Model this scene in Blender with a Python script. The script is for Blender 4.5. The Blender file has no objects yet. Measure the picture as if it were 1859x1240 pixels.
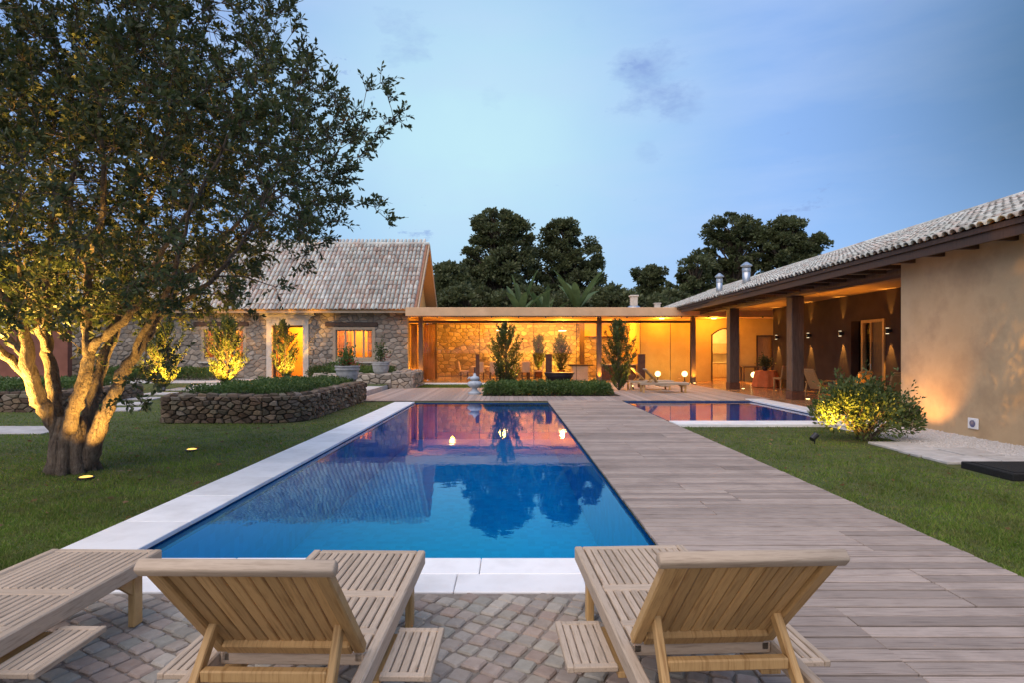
import bpy, math, random
import numpy as np
from mathutils import Vector, Matrix

# ------------------------------------------------------------------ camera, sky, light, exposure
scn = bpy.context.scene
COL = scn.collection
R = math.radians
CAMH = 1.69
cam_d = bpy.data.cameras.new("camera")
cam = bpy.data.objects.new("camera", cam_d)
COL.objects.link(cam)
cam.location = (0, 0, CAMH)
cam.rotation_euler = (R(90), 0, 0)
cam_d.sensor_width = 36.0
cam_d.lens = 1050 / 1859 * 36
cam_d.shift_x = 4.5 / 1859
cam_d.shift_y = 19 / 1859
cam_d.clip_end = 5000
cam_d.clip_start = 0.05
scn.camera = cam
scn.render.engine = 'CYCLES'
scn.cycles.use_denoising = True
try:
    scn.cycles.denoiser = 'OPENIMAGEDENOISE'
except Exception:
    pass
scn.cycles.max_bounces = 7
scn.cycles.diffuse_bounces = 3
scn.cycles.glossy_bounces = 4
scn.cycles.transmission_bounces = 4
scn.cycles.transparent_max_bounces = 12
scn.cycles.sample_clamp_indirect = 4.0
scn.cycles.caustics_reflective = False
scn.cycles.caustics_refractive = False
scn.view_settings.view_transform = 'Standard'
scn.view_settings.look = 'None'
scn.view_settings.exposure = 0.6
scn.view_settings.gamma = 1.0

SUN_EL, SUN_ROT = R(9), R(215)      # afterglow, low behind the camera
world = bpy.data.worlds.new("World")
scn.world = world
world.use_nodes = True


def build_world():
    nt = world.node_tree
    nt.nodes.clear()
    N, L = nt.nodes, nt.links
    out = N.new('ShaderNodeOutputWorld')
    bg = N.new('ShaderNodeBackground')
    bg.inputs['Strength'].default_value = 0.10
    L.new(bg.outputs[0], out.inputs[0])
    sky = N.new('ShaderNodeTexSky')
    sky.sky_type = 'NISHITA'
    sky.sun_disc = False
    sky.sun_elevation = SUN_EL
    sky.sun_rotation = SUN_ROT
    sky.altitude = 600
    sky.air_density = 1.3
    sky.dust_density = 0.6
    sky.ozone_density = 3.0
    tc = N.new('ShaderNodeTexCoord')

    def math_(op, a, b=None, c=None, clamp=False):
        n = N.new('ShaderNodeMath'); n.operation = op; n.use_clamp = clamp
        for i, v in enumerate((a, b, c)):
            if v is None: continue
            if isinstance(v, (int, float)): n.inputs[i].default_value = v
            else: L.new(v, n.inputs[i])
        return n.outputs[0]

    def lobe(d, lo, hi):          # 0..1 soft cone round a direction of the sky
        d = Vector(d).normalized()
        n = N.new('ShaderNodeVectorMath'); n.operation = 'DOT_PRODUCT'
        nn = N.new('ShaderNodeVectorMath'); nn.operation = 'NORMALIZE'
        L.new(tc.outputs['Generated'], nn.inputs[0])
        L.new(nn.outputs[0], n.inputs[0]); n.inputs[1].default_value = d
        m = N.new('ShaderNodeMapRange'); m.interpolation_type = 'SMOOTHSTEP'
        L.new(math_('ARCCOSINE', math_('MINIMUM', n.outputs['Value'], 1.0)), m.inputs[0])
        m.inputs[1].default_value = R(hi); m.inputs[2].default_value = R(lo)
        return m.outputs[0]

    def noise(scale, detail, rough=0.55, stretch=(1, 1, 1)):
        mp = N.new('ShaderNodeMapping'); mp.inputs['Scale'].default_value = stretch
        L.new(tc.outputs['Generated'], mp.inputs[0])
        n = N.new('ShaderNodeTexNoise'); n.inputs['Scale'].default_value = scale
        n.inputs['Detail'].default_value = detail; n.inputs['Roughness'].default_value = rough
        L.new(mp.outputs[0], n.inputs['Vector'])
        return n.outputs[0]

    def mix(f, a, b):
        n = N.new('ShaderNodeMix'); n.data_type = 'RGBA'
        if isinstance(f, float): n.inputs[0].default_value = f
        else: L.new(f, n.inputs[0])
        for i, v in ((6, a), (7, b)):
            if isinstance(v, tuple): n.inputs[i].default_value = v + (1,)
            else: L.new(v, n.inputs[i])
        return n.outputs[2]

    # dusk tint of the clear sky, even all round
    mul = N.new('ShaderNodeMix'); mul.data_type = 'RGBA'; mul.blend_type = 'MULTIPLY'
    mul.inputs[0].default_value = 1.0
    L.new(sky.outputs[0], mul.inputs[6]); mul.inputs[7].default_value = SKY_GAIN + (1,)
    base = mix(0.75, mul.outputs[2], SKY_VEIL)
    # thin bright veil of high cloud ahead, and the thicker grey-blue air to the east
    veil = math_('MULTIPLY', lobe((-0.05, 1, 0.34), 0, 29), math_('ADD', math_('MULTIPLY', noise(2.2, 5), 0.7), 0.62), clamp=True)
    c = mix(veil, base, SKY_GLOW)
    streak = math_('MULTIPLY', math_('SUBTRACT', noise(2.2, 6, 0.58, (1, 1, 4.5)), 0.44), 1.6, clamp=True)
    c = mix(streak, c, SKY_STREAK)
    east = lobe((1.25, 1.0, 0.58), 0, 27)
    c = mix(math_('MULTIPLY', east, 0.95), c, SKY_EAST)
    # a few small dark scud clouds
    nz = noise(11, 9, 0.66, (1, 1, 2.2))
    for d, lo, hi, amt in (((0.235, 1, 0.46), 0.3, 6.5, 0.85), ((0.30, 1, 0.42), 0.3, 4.0, 0.55), ((-0.185, 1, 0.545), 0.3, 4.5, 0.5), ((-0.03, 1, 0.44), 0.2, 2.6, 0.25),
                           ((0.12, 1, 0.56), 0.2, 2.2, 0.2), ((0.235, 1, 0.35), 0.2, 2.0, 0.4), ((-0.5, 1, 0.6), 1, 8, 0.6), ((0.7, -1, 0.5), 1, 9, 0.7), ((-1, -.4, .6), 1, 9, 0.7)):
        lb = lobe(d, lo, hi)
        t = math_('SUBTRACT', math_('ADD', nz, math_('MULTIPLY', lb, 0.28)), 0.66)
        t = math_('MULTIPLY', math_('MULTIPLY', t, 3.4, clamp=True), amt, clamp=True)
        c = mix(t, c, SKY_SCUD)
    L.new(c, bg.inputs['Color'])


# sky colours are radiance / 0.1 (the background strength)
SKY_GAIN = (0.9, 1.0, 1.15)
SKY_VEIL = (2.15, 3.55, 6.7)
SKY_GLOW = (3.7, 5.6, 6.3)
SKY_STREAK = (3.5, 4.5, 6.4)
SKY_EAST = (0.32, 0.85, 1.5)
SKY_SCUD = (1.75, 2.7, 5.0)
build_world()

sun_d = bpy.data.lights.new("sun", 'SUN')
sun_d.energy = 1.9
sun_d.angle = R(80)
sun_d.color = (1.0, 0.82, 0.66)
sun = bpy.data.objects.new("sun", sun_d)
COL.objects.link(sun)
az = SUN_ROT
sdir = Vector((math.sin(az) * math.cos(R(52)), math.cos(az) * math.cos(R(52)), math.sin(R(52))))
sun.rotation_euler = sdir.to_track_quat('Z', 'Y').to_euler()

# ------------------------------------------------------------------ helpers
rng = random.Random(7)
nrng = np.random.default_rng(11)
OFF = {}


def setp(o, label=None, cat=None, group=None, kind=None):
    if label: o['label'] = label
    if cat: o['category'] = cat
    if group: o['group'] = group
    if kind: o['kind'] = kind
    return o


def root(name, label, cat, loc=(0, 0, 0), rz=0.0, group=None, s=1.0):
    o = bpy.data.objects.new(name, None)
    COL.objects.link(o)
    o.empty_display_size = 0.1
    o.location = loc; o.rotation_euler = (0, 0, rz); o.scale = (s, s, s)
    OFF[o.name] = Vector(loc)
    return setp(o, label, cat, group)


def link(name, me, parent=None, mat=None):
    o = bpy.data.objects.new(name, me)
    COL.objects.link(o)
    if mat is not None and not me.materials: me.materials.append(mat)
    if parent is not None: o.parent = parent
    OFF[o.name] = OFF.get(parent.name, Vector()) if parent is not None else Vector()
    return o


def copy_tree(o, parent=None):
    c = o.copy(); COL.objects.link(c)
    c.parent = parent
    OFF[c.name] = OFF.get(o.name, Vector())
    for ch in list(o.children): copy_tree(ch, c)
    return c


class MB:
    def __init__(s):
        s.v = []; s.f = []

    def add(s, vs, fs):
        n = len(s.v)
        s.v += [tuple(v) for v in vs]
        s.f += [tuple(i + n for i in f) for f in fs]
        return s

    def box(s, x0, x1, y0, y1, z0, z1, ch=0.0):
        c = Vector(((x0 + x1) / 2, (y0 + y1) / 2, (z0 + z1) / 2))
        return s.obox(c, (abs(x1 - x0), abs(y1 - y0), abs(z1 - z0)), None, ch)

    def obox(s, c, size, M=None, ch=0.0):
        hx, hy, hz = (d / 2 for d in size)
        c = Vector(c)
        M = M or Matrix.Identity(3)
        if ch <= 0:
            vs = [c + M @ Vector((x * hx, y * hy, z * hz)) for x in (-1, 1) for y in (-1, 1) for z in (-1, 1)]
            return s.add(vs, [(0, 1, 3, 2), (4, 6, 7, 5), (0, 4, 5, 1), (2, 3, 7, 6), (0, 2, 6, 4), (1, 5, 7, 3)])
        ch = min(ch, hx * .9, hy * .9, hz * .9)
        vs = []; idx = {}
        for x in (-1, 1):
            for y in (-1, 1):
                for z in (-1, 1):
                    for a in range(3):
                        p = [x * (hx - ch), y * (hy - ch), z * (hz - ch)]
                        p[a] = (x * hx, y * hy, z * hz)[a]
                        idx[(x, y, z, a)] = len(vs)
                        vs.append(c + M @ Vector(p))
        fs = []
        for sg in (-1, 1):
            q = [(-1, -1), (1, -1), (1, 1), (-1, 1)]
            if sg < 0: q = q[::-1]
            fs.append(tuple(idx[(sg, a, b, 0)] for a, b in q))
            fs.append(tuple(idx[(b, sg, a, 1)] for a, b in q))
            fs.append(tuple(idx[(a, b, sg, 2)] for a, b in q))
        for a in (-1, 1):
            for b in (-1, 1):
                e = [idx[(-1, a, b, 1)], idx[(1, a, b, 1)], idx[(1, a, b, 2)], idx[(-1, a, b, 2)]]
                fs.append(tuple(e if a * b < 0 else e[::-1]))
                e = [idx[(a, -1, b, 0)], idx[(a, 1, b, 0)], idx[(a, 1, b, 2)], idx[(a, -1, b, 2)]]
                fs.append(tuple(e if a * b > 0 else e[::-1]))
                e = [idx[(a, b, -1, 0)], idx[(a, b, 1, 0)], idx[(a, b, 1, 1)], idx[(a, b, -1, 1)]]
                fs.append(tuple(e if a * b < 0 else e[::-1]))
        for x in (-1, 1):
            for y in (-1, 1):
                for z in (-1, 1):
                    t = [idx[(x, y, z, 0)], idx[(x, y, z, 1)], idx[(x, y, z, 2)]]
                    fs.append(tuple(t if x * y * z > 0 else t[::-1]))
        return s.add(vs, fs)

    def bar(s, p, q, w, h, up=(0, 0, 1), ch=0.0):
        p, q = Vector(p), Vector(q)
        d = (q - p); l = d.length; y = d / l
        x = y.cross(Vector(up)).normalized(); z = x.cross(y)
        return s.obox((p + q) / 2, (w, l, h), Matrix((x, y, z)).transposed(), ch)

    def tube(s, pts, rad, n=8, cap=True):
        pts = [Vector(p) for p in pts]
        rad = [float(rad)] * len(pts) if isinstance(rad, (int, float)) else [float(r_) for r_ in rad]
        rings = []; ref = None
        for i, p in enumerate(pts):
            d = (pts[min(i + 1, len(pts) - 1)] - pts[max(i - 1, 0)])
            if d.length < 1e-9: d = Vector((0, 0, 1))
            d.normalize()
            if ref is None: ref = d.orthogonal().normalized()
            ref = (ref - d * ref.dot(d))
            if ref.length < 1e-6: ref = d.orthogonal()
            ref.normalize()
            b = d.cross(ref)
            rings.append([p + rad[i] * (math.cos(2 * math.pi * k / n) * ref + math.sin(2 * math.pi * k / n) * b) for k in range(n)])
        vs = [v for r in rings for v in r]
        fs = []
        for i in range(len(rings) - 1):
            for k in range(n):
                a, b2 = i * n + k, i * n + (k + 1) % n
                fs.append((a, b2, b2 + n, a + n))
        if cap:
            fs.append(tuple(range(n))[::-1]); fs.append(tuple((len(rings) - 1) * n + k for k in range(n)))
        return s.add(vs, fs)

    def lathe(s, prof, c=(0, 0, 0), n=20):
        vs = [(c[0] + r * math.cos(2 * math.pi * k / n), c[1] + r * math.sin(2 * math.pi * k / n), c[2] + z) for r, z in prof for k in range(n)]
        fs = []
        for i in range(len(prof) - 1):
            for k in range(n):
                a, b = i * n + k, i * n + (k + 1) % n
                fs.append((a, b, b + n, a + n))
        fs.append(tuple(range(n))[::-1]); fs.append(tuple((len(prof) - 1) * n + k for k in range(n)))
        return s.add(vs, fs)

    def sheet(s, pts):
        return s.add(pts, [tuple(range(len(pts)))])

    def prism(s, poly, a, b, axis=1):
        """poly of (u,v) pairs swept along axis from a to b"""
        def P(u, v, w):
            return {0: (w, u, v), 1: (u, w, v), 2: (u, v, w)}[axis]
        n = len(poly)
        vs = [P(u, v, a) for u, v in poly] + [P(u, v, b) for u, v in poly]
        fs = [tuple(range(n)), tuple(range(2 * n - 1, n - 1, -1))]
        fs += [(k, k + n, (k + 1) % n + n, (k + 1) % n) for k in range(n)]
        return s.add(vs, fs)

    def build(s, name, mat, parent=None, world=False, smooth=False):
        me = bpy.data.meshes.new(name)
        vs = s.v
        if world and parent is not None:
            o_ = OFF.get(parent.name, Vector())
            vs = [(v[0] - o_.x, v[1] - o_.y, v[2] - o_.z) for v in vs]
        me.from_pydata(vs, [], s.f)
        me.update()
        if smooth: me.polygons.foreach_set('use_smooth', [True] * len(me.polygons))
        return link(name, me, parent, mat)


def quads_mesh(name, V):
    """V: (n,4,3) float array of quads"""
    n = len(V)
    me = bpy.data.meshes.new(name)
    me.vertices.add(n * 4); me.vertices.foreach_set('co', V.reshape(-1).astype(np.float32))
    me.loops.add(n * 4); me.loops.foreach_set('vertex_index', np.arange(n * 4, dtype=np.int32))
    me.polygons.add(n); me.polygons.foreach_set('loop_start', np.arange(0, n * 4, 4, dtype=np.int32))
    me.update(calc_edges=True)
    return me


def tris_mesh(name, V):
    n = len(V)
    me = bpy.data.meshes.new(name)
    me.vertices.add(n * 3); me.vertices.foreach_set('co', V.reshape(-1).astype(np.float32))
    me.loops.add(n * 3); me.loops.foreach_set('vertex_index', np.arange(n * 3, dtype=np.int32))
    me.polygons.add(n); me.polygons.foreach_set('loop_start', np.arange(0, n * 3, 3, dtype=np.int32))
    me.update(calc_edges=True)
    return me


def unit(a):
    return a / np.maximum(np.linalg.norm(a, axis=-1, keepdims=True), 1e-9)


def leaf_quads(P, D, size, wid, jit=0.35, fold=0.18):
    """rhombic leaves at points P heading D"""
    n = len(P)
    D = unit(D + nrng.normal(0, jit, (n, 3)))
    side = unit(np.cross(D, nrng.normal(0, 1, (n, 3))))
    up = np.cross(side, D)
    ln = (size * nrng.uniform(0.65, 1.25, n))[:, None]
    w = ln * wid * 0.5
    b = P
    l = P + D * ln * 0.58 + side * w + up * w * fold
    t = P + D * ln
    r = P + D * ln * 0.58 - side * w + up * w * fold
    return np.stack([b, l, t, r], 1)


def rand_dirs(n, up=0.0):
    d = nrng.normal(0, 1, (n, 3)); d[:, 2] += up
    return unit(d)


# ------------------------------------------------------------------ procedural materials
MAT = {}


def nodes_for(name):
    m = bpy.data.materials.new(name)
    m.use_nodes = True
    nt = m.node_tree
    nt.nodes.clear()
    out = nt.nodes.new('ShaderNodeOutputMaterial')
    MAT[name] = m
    return m, nt, nt.nodes, nt.links, out


def mixc(N, L, f, a, b, blend='MIX'):
    n = N.new('ShaderNodeMix'); n.data_type = 'RGBA'; n.blend_type = blend
    if isinstance(f, (int, float)): n.inputs[0].default_value = f
    else: L.new(f, n.inputs[0])
    for i, v in ((6, a), (7, b)):
        if isinstance(v, tuple): n.inputs[i].default_value = tuple(v[:3]) + (1,)
        else: L.new(v, n.inputs[i])
    return n.outputs[2]


def ramp(N, L, f, cols, lo=0.0, hi=1.0, const=False):
    r = N.new('ShaderNodeValToRGB')
    if const: r.color_ramp.interpolation = 'CONSTANT'
    e = r.color_ramp.elements
    n = len(cols)
    while len(e) < n: e.new(0.5)
    for i, c in enumerate(cols):
        e[i].position = lo + (hi - lo) * (i / n if const else i / max(1, n - 1))
        e[i].color = tuple(c) + (1,)
    L.new(f, r.inputs[0])
    return r.outputs[0]


def piece_rnd(N, L):
    oi = N.new('ShaderNodeObjectInfo'); ge = N.new('ShaderNodeNewGeometry')
    a = N.new('ShaderNodeMath'); a.operation = 'ADD'
    L.new(oi.outputs['Random'], a.inputs[0]); L.new(ge.outputs['Random Per Island'], a.inputs[1])
    b = N.new('ShaderNodeMath'); b.operation = 'FRACT'
    L.new(a.outputs[0], b.inputs[0])
    return b.outputs[0]


def coords(N, L, stretch, rnd=None):
    tc = N.new('ShaderNodeTexCoord')
    mp = N.new('ShaderNodeMapping'); mp.inputs['Scale'].default_value = stretch
    L.new(tc.outputs['Object'], mp.inputs[0])
    if rnd is not None:
        k = N.new('ShaderNodeMath'); k.operation = 'MULTIPLY'; k.inputs[1].default_value = 53.0
        L.new(rnd, k.inputs[0])
        L.new(k.outputs[0], mp.inputs['Location'])
    return mp.outputs[0]


def tex(N, L, vec, scale, detail=6, rough=0.6):
    n = N.new('ShaderNodeTexNoise')
    n.inputs['Scale'].default_value = scale; n.inputs['Detail'].default_value = detail; n.inputs['Roughness'].default_value = rough
    L.new(vec, n.inputs['Vector'])
    return n.outputs[0]


def pm(name, cols, rough=0.7, scale=6, stretch=(1, 1, 1), lo=0.3, hi=0.7, pieces=None, pmix=0.6, val=0.0, bump=0.3, bscale=None, bdist=0.01,
       spec=0.3, metal=0.0, stain=None, stain_amt=0.5, stain_scale=1.2, rvar=0.0, perpiece=True):
    m, nt, N, L, out = nodes_for(name)
    b = N.new('ShaderNodeBsdfPrincipled')
    L.new(b.outputs[0], out.inputs[0])
    rnd = piece_rnd(N, L) if perpiece else None
    vec = coords(N, L, stretch, rnd)
    nz = tex(N, L, vec, scale)
    c = ramp(N, L, nz, cols, lo, hi)
    if pieces:
        c = mixc(N, L, pmix, c, ramp(N, L, rnd, pieces))
    if val:
        k = N.new('ShaderNodeMapRange'); k.inputs[3].default_value = 1 - val; k.inputs[4].default_value = 1 + val * 0.6
        r2 = N.new('ShaderNodeMath'); r2.operation = 'FRACT'
        r3 = N.new('ShaderNodeMath'); r3.operation = 'MULTIPLY'; r3.inputs[1].default_value = 7.31
        L.new(rnd, r3.inputs[0]); L.new(r3.outputs[0], r2.inputs[0]); L.new(r2.outputs[0], k.inputs[0])
        c = mixc(N, L, 1.0, c, k.outputs[0], 'MULTIPLY')
    if stain:
        tc = N.new('ShaderNodeTexCoord')
        ge = N.new('ShaderNodeNewGeometry')
        sn = tex(N, L, ge.outputs['Position'], stain_scale, 7, 0.65)
        k = N.new('ShaderNodeMapRange'); k.inputs[1].default_value = 0.48; k.inputs[2].default_value = 0.72
        k.inputs[4].default_value = stain_amt
        L.new(sn, k.inputs[0])
        c = mixc(N, L, k.outputs[0], c, stain)
    L.new(c, b.inputs['Base Color'])
    b.inputs['Roughness'].default_value = rough
    if rvar:
        k = N.new('ShaderNodeMapRange'); k.inputs[3].default_value = rough - rvar; k.inputs[4].default_value = rough + rvar
        L.new(nz, k.inputs[0]); L.new(k.outputs[0], b.inputs['Roughness'])
    b.inputs['Metallic'].default_value = metal
    b.inputs['Specular IOR Level'].default_value = spec
    if bump:
        bp = N.new('ShaderNodeBump'); bp.inputs['Strength'].default_value = bump; bp.inputs['Distance'].default_value = bdist
        L.new(tex(N, L, vec, bscale or scale * 3, 8, 0.65), bp.inputs['Height'])
        L.new(bp.outputs[0], b.inputs['Normal'])
    return m


def leafmat(name, cols, trans=0.35, rough=0.5, spec=0.35, patch=None):
    m, nt, N, L, out = nodes_for(name)
    ge = N.new('ShaderNodeNewGeometry')
    c = ramp(N, L, ge.outputs['Random Per Island'], cols)
    big = tex(N, L, ge.outputs['Position'], 0.9, 3)
    k = N.new('ShaderNodeMapRange'); k.inputs[1].default_value = 0.35; k.inputs[2].default_value = 0.65; k.inputs[3].default_value = 0.7; k.inputs[4].default_value = 1.25
    L.new(big, k.inputs[0])
    c = mixc(N, L, 1.0, c, k.outputs[0], 'MULTIPLY')
    if patch:
        pn = tex(N, L, ge.outputs['Position'], 2.3, 6, 0.7)
        k2 = N.new('ShaderNodeMapRange'); k2.inputs[1].default_value = 0.50; k2.inputs[2].default_value = 0.68; k2.inputs[4].default_value = 0.75
        L.new(pn, k2.inputs[0])
        c = mixc(N, L, k2.outputs[0], c, patch)
    b = N.new('ShaderNodeBsdfPrincipled'); b.inputs['Roughness'].default_value = rough; b.inputs['Specular IOR Level'].default_value = spec
    L.new(c, b.inputs['Base Color'])
    t = N.new('ShaderNodeBsdfTranslucent'); L.new(c, t.inputs['Color'])
    mx = N.new('ShaderNodeMixShader'); mx.inputs[0].default_value = trans
    L.new(b.outputs[0], mx.inputs[1]); L.new(t.outputs[0], mx.inputs[2]); L.new(mx.outputs[0], out.inputs[0])
    return m


def emit(name, col, s):
    m, nt, N, L, out = nodes_for(name)
    e = N.new('ShaderNodeEmission'); e.inputs[0].default_value = tuple(col) + (1,); e.inputs[1].default_value = s
    L.new(e.outputs[0], out.inputs[0])
    return m


def clear_surface(name, ior, tint, rough=0.0, bump=0.0, bscale=4.0, stretch=(1, 1, 1), gtint=(1, 1, 1)):
    m, nt, N, L, out = nodes_for(name)
    t = N.new('ShaderNodeBsdfTransparent'); t.inputs[0].default_value = tuple(tint) + (1,)
    g = N.new('ShaderNodeBsdfGlossy'); g.inputs['Color'].default_value = tuple(gtint) + (1,); g.inputs['Roughness'].default_value = rough
    fr = N.new('ShaderNodeFresnel'); fr.inputs['IOR'].default_value = ior
    mx = N.new('ShaderNodeMixShader')
    L.new(fr.outputs[0], mx.inputs[0]); L.new(t.outputs[0], mx.inputs[1]); L.new(g.outputs[0], mx.inputs[2]); L.new(mx.outputs[0], out.inputs[0])
    if gtint != (1, 1, 1):      # blue put into the mirrored light at steep angles, near white at grazing ones
        k = N.new('ShaderNodeMapRange'); k.inputs[1].default_value = 0.18; k.inputs[2].default_value = 0.46
        L.new(fr.outputs[0], k.inputs[0])
        L.new(mixc(N, L, k.outputs[0], gtint, (1, 0.97, 0.95)), g.inputs['Color'])
    if bump:
        vec = coords(N, L, stretch)
        bp = N.new('ShaderNodeBump'); bp.inputs['Strength'].default_value = 1.0; bp.inputs['Distance'].default_value = bump
        L.new(tex(N, L, vec, bscale, 3, 0.5), bp.inputs['Height'])
        L.new(bp.outputs[0], g.inputs['Normal'])
    return m


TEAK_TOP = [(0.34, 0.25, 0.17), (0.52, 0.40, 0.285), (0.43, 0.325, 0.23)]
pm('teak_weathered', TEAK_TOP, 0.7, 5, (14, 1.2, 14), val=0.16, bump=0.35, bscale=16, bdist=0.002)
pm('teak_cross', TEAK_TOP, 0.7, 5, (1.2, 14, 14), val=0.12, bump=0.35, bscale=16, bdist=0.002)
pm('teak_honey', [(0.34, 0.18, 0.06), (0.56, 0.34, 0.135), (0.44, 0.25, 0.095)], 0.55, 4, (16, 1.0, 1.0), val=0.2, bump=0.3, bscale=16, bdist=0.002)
pm('deck_wood', [(0.15, 0.115, 0.09), (0.42, 0.335, 0.275), (0.28, 0.22, 0.175)], 0.8, 3.4, (0.8, 26, 26), lo=0.28, hi=0.72, val=0.30, bump=0.4, bscale=7, bdist=0.003,
   stain=(0.15, 0.115, 0.095), stain_amt=0.45, stain_scale=1.7)
pm('deck_wood_far', [(0.27, 0.19, 0.15), (0.42, 0.32, 0.26), (0.33, 0.24, 0.19)], 0.65, 2.2, (16, 1, 16), val=0.25, bump=0.3, bdist=0.003)
pm('deck_dark', [(0.02, 0.017, 0.014), (0.035, 0.03, 0.025)], 0.9, bump=0)
pm('coping', [(0.76, 0.74, 0.71), (0.90, 0.88, 0.85), (0.84, 0.82, 0.79)], 0.5, 2.0, val=0.07, bump=0.15, bscale=25, bdist=0.002, stain=(0.64, 0.60, 0.55), stain_amt=0.35, stain_scale=2.5)
pm('cobble', [(0.21, 0.175, 0.145), (0.40, 0.345, 0.29)], 0.75, 18, pieces=[(0.46, 0.39, 0.29), (0.36, 0.35, 0.28), (0.48, 0.31, 0.22), (0.34, 0.29, 0.24), (0.48, 0.43, 0.34), (0.42, 0.28, 0.21)], pmix=0.5, val=0.22, bump=0.5, bscale=30, bdist=0.006)
pm('grout', [(0.20, 0.16, 0.13), (0.31, 0.26, 0.215)], 0.95, 30, bump=0.6, bscale=120, bdist=0.006, stain=(0.08, 0.09, 0.05), stain_amt=0.5)
pm('soil', [(0.05, 0.065, 0.018), (0.08, 0.10, 0.026), (0.11, 0.095, 0.04)], 0.95, 3.5, bump=0.6, bscale=30, bdist=0.02, perpiece=False)
pm('gravel', [(0.50, 0.46, 0.42), (0.74, 0.70, 0.66)], 0.9, 60, bump=0.9, bscale=70, bdist=0.02)
pm('concrete', [(0.42, 0.39, 0.36), (0.58, 0.55, 0.51)], 0.85, 5, val=0.08, bump=0.3, bscale=60, bdist=0.004, stain=(0.33, 0.29, 0.25), stain_amt=0.5)
pm('black_mat', [(0.010, 0.010, 0.010), (0.02, 0.02, 0.02)], 0.9, 40, bump=0.7, bscale=90, bdist=0.01)
pm('terracotta', [(0.34, 0.16, 0.07), (0.48, 0.25, 0.12)], 0.22, 3, val=0.14, bump=0.05, spec=0.5)
pm('stone_floor', [(0.50, 0.42, 0.32), (0.62, 0.53, 0.42)], 0.15, 3, bump=0.03, spec=0.5)
STONES = [(0.33, 0.26, 0.19), (0.44, 0.36, 0.28), (0.22, 0.19, 0.16), (0.42, 0.30, 0.20), (0.50, 0.44, 0.36), (0.30, 0.265, 0.235)]
pm('rubble', [(0.25, 0.20, 0.15), (0.48, 0.40, 0.31)], 0.85, 9, pieces=STONES, pmix=0.6, val=0.3, bump=0.7, bscale=22, bdist=0.02)
pm('rubble_dark', [(0.08, 0.05, 0.03), (0.27, 0.19, 0.12)], 0.9, 12, pieces=[(0.11, 0.065, 0.04), (0.24, 0.18, 0.125), (0.055, 0.038, 0.03), (0.28, 0.20, 0.12), (0.17, 0.165, 0.12), (0.14, 0.075, 0.05), (0.30, 0.27, 0.22)], pmix=0.6, val=0.45, bump=0.8, bscale=24, bdist=0.02)
pm('rubble_pale', [(0.38, 0.30, 0.22), (0.58, 0.48, 0.36)], 0.85, 9, pieces=[(0.50, 0.41, 0.30), (0.60, 0.50, 0.38), (0.25, 0.19, 0.14), (0.48, 0.38, 0.27), (0.56, 0.47, 0.36)], pmix=0.65, val=0.3, bump=0.7, bscale=22, bdist=0.02)
pm('mortar', [(0.20, 0.175, 0.145), (0.29, 0.26, 0.22)], 0.95, 12, bump=0.6, bscale=50, bdist=0.01)
pm('mortar_dark', [(0.035, 0.03, 0.024), (0.06, 0.052, 0.042)], 0.95, 12, bump=0.6, bscale=50, bdist=0.01)
pm('limestone', [(0.52, 0.46, 0.38), (0.64, 0.58, 0.49)], 0.75, 6, bump=0.2, bscale=40, bdist=0.003)
pm('plaster_ochre', [(0.52, 0.34, 0.12), (0.62, 0.42, 0.16)], 0.85, 1.5, bump=0.25, bscale=14, bdist=0.01, perpiece=False)
pm('plaster_wall', [(0.36, 0.25, 0.14), (0.50, 0.36, 0.21), (0.43, 0.305, 0.17)], 0.9, 0.9, lo=0.25, hi=0.75, bump=0.35, bscale=5, bdist=0.012, stain=(0.30, 0.21, 0.13), stain_amt=0.6, stain_scale=1.1, perpiece=False)
pm('plaster_fascia', [(0.68, 0.42, 0.23), (0.82, 0.53, 0.30)], 0.9, 1.2, bump=0.2, bscale=18, bdist=0.006, stain=(0.48, 0.32, 0.2), stain_amt=0.35, perpiece=False)
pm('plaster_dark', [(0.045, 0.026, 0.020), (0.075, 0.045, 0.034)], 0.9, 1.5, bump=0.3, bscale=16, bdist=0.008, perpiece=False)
pm('plaster_red', [(0.20, 0.075, 0.05), (0.27, 0.11, 0.075)], 0.9, 2.5, bump=0.3, bscale=16, perpiece=False)
pm('wood_dark', [(0.055, 0.032, 0.022), (0.11, 0.066, 0.045)], 0.55, 3, (9, 9, 1), val=0.1, bump=0.3, bscale=14, bdist=0.003)
pm('wood_post', [(0.07, 0.045, 0.035), (0.14, 0.095, 0.075)], 0.6, 3, (9, 9, 0.8), bump=0.35, bscale=12, bdist=0.004)
pm('wood_ceiling', [(0.34, 0.20, 0.09), (0.47, 0.30, 0.15)], 0.6, 2.5, (9, 0.7, 9), val=0.12, bump=0.2, bdist=0.003)
pm('wood_warm', [(0.32, 0.18, 0.075), (0.45, 0.28, 0.13)], 0.5, 3, (8, 8, 1), val=0.1, bump=0.2, bdist=0.002)
pm('window_wood', [(0.40, 0.29, 0.19), (0.50, 0.38, 0.26)], 0.6, 4, (6, 6, 1), bump=0.15, bdist=0.002)
TILES = [(0.60, 0.60, 0.52), (0.53, 0.56, 0.49), (0.68, 0.69, 0.61), (0.50, 0.35, 0.27), (0.45, 0.46, 0.40), (0.58, 0.48, 0.39), (0.70, 0.73, 0.65), (0.30, 0.28, 0.25)]
pm('roof_tile', [(0.36, 0.32, 0.27), (0.62, 0.59, 0.52)], 0.85, 7, pieces=TILES, pmix=0.68, val=0.2, bump=0.4, bscale=30, bdist=0.006, stain=(0.17, 0.155, 0.13), stain_amt=0.5, stain_scale=1.1)
pm('pan_tile', [(0.26, 0.12, 0.075), (0.36, 0.19, 0.12)], 0.9, 5, bump=0.3)
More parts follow.
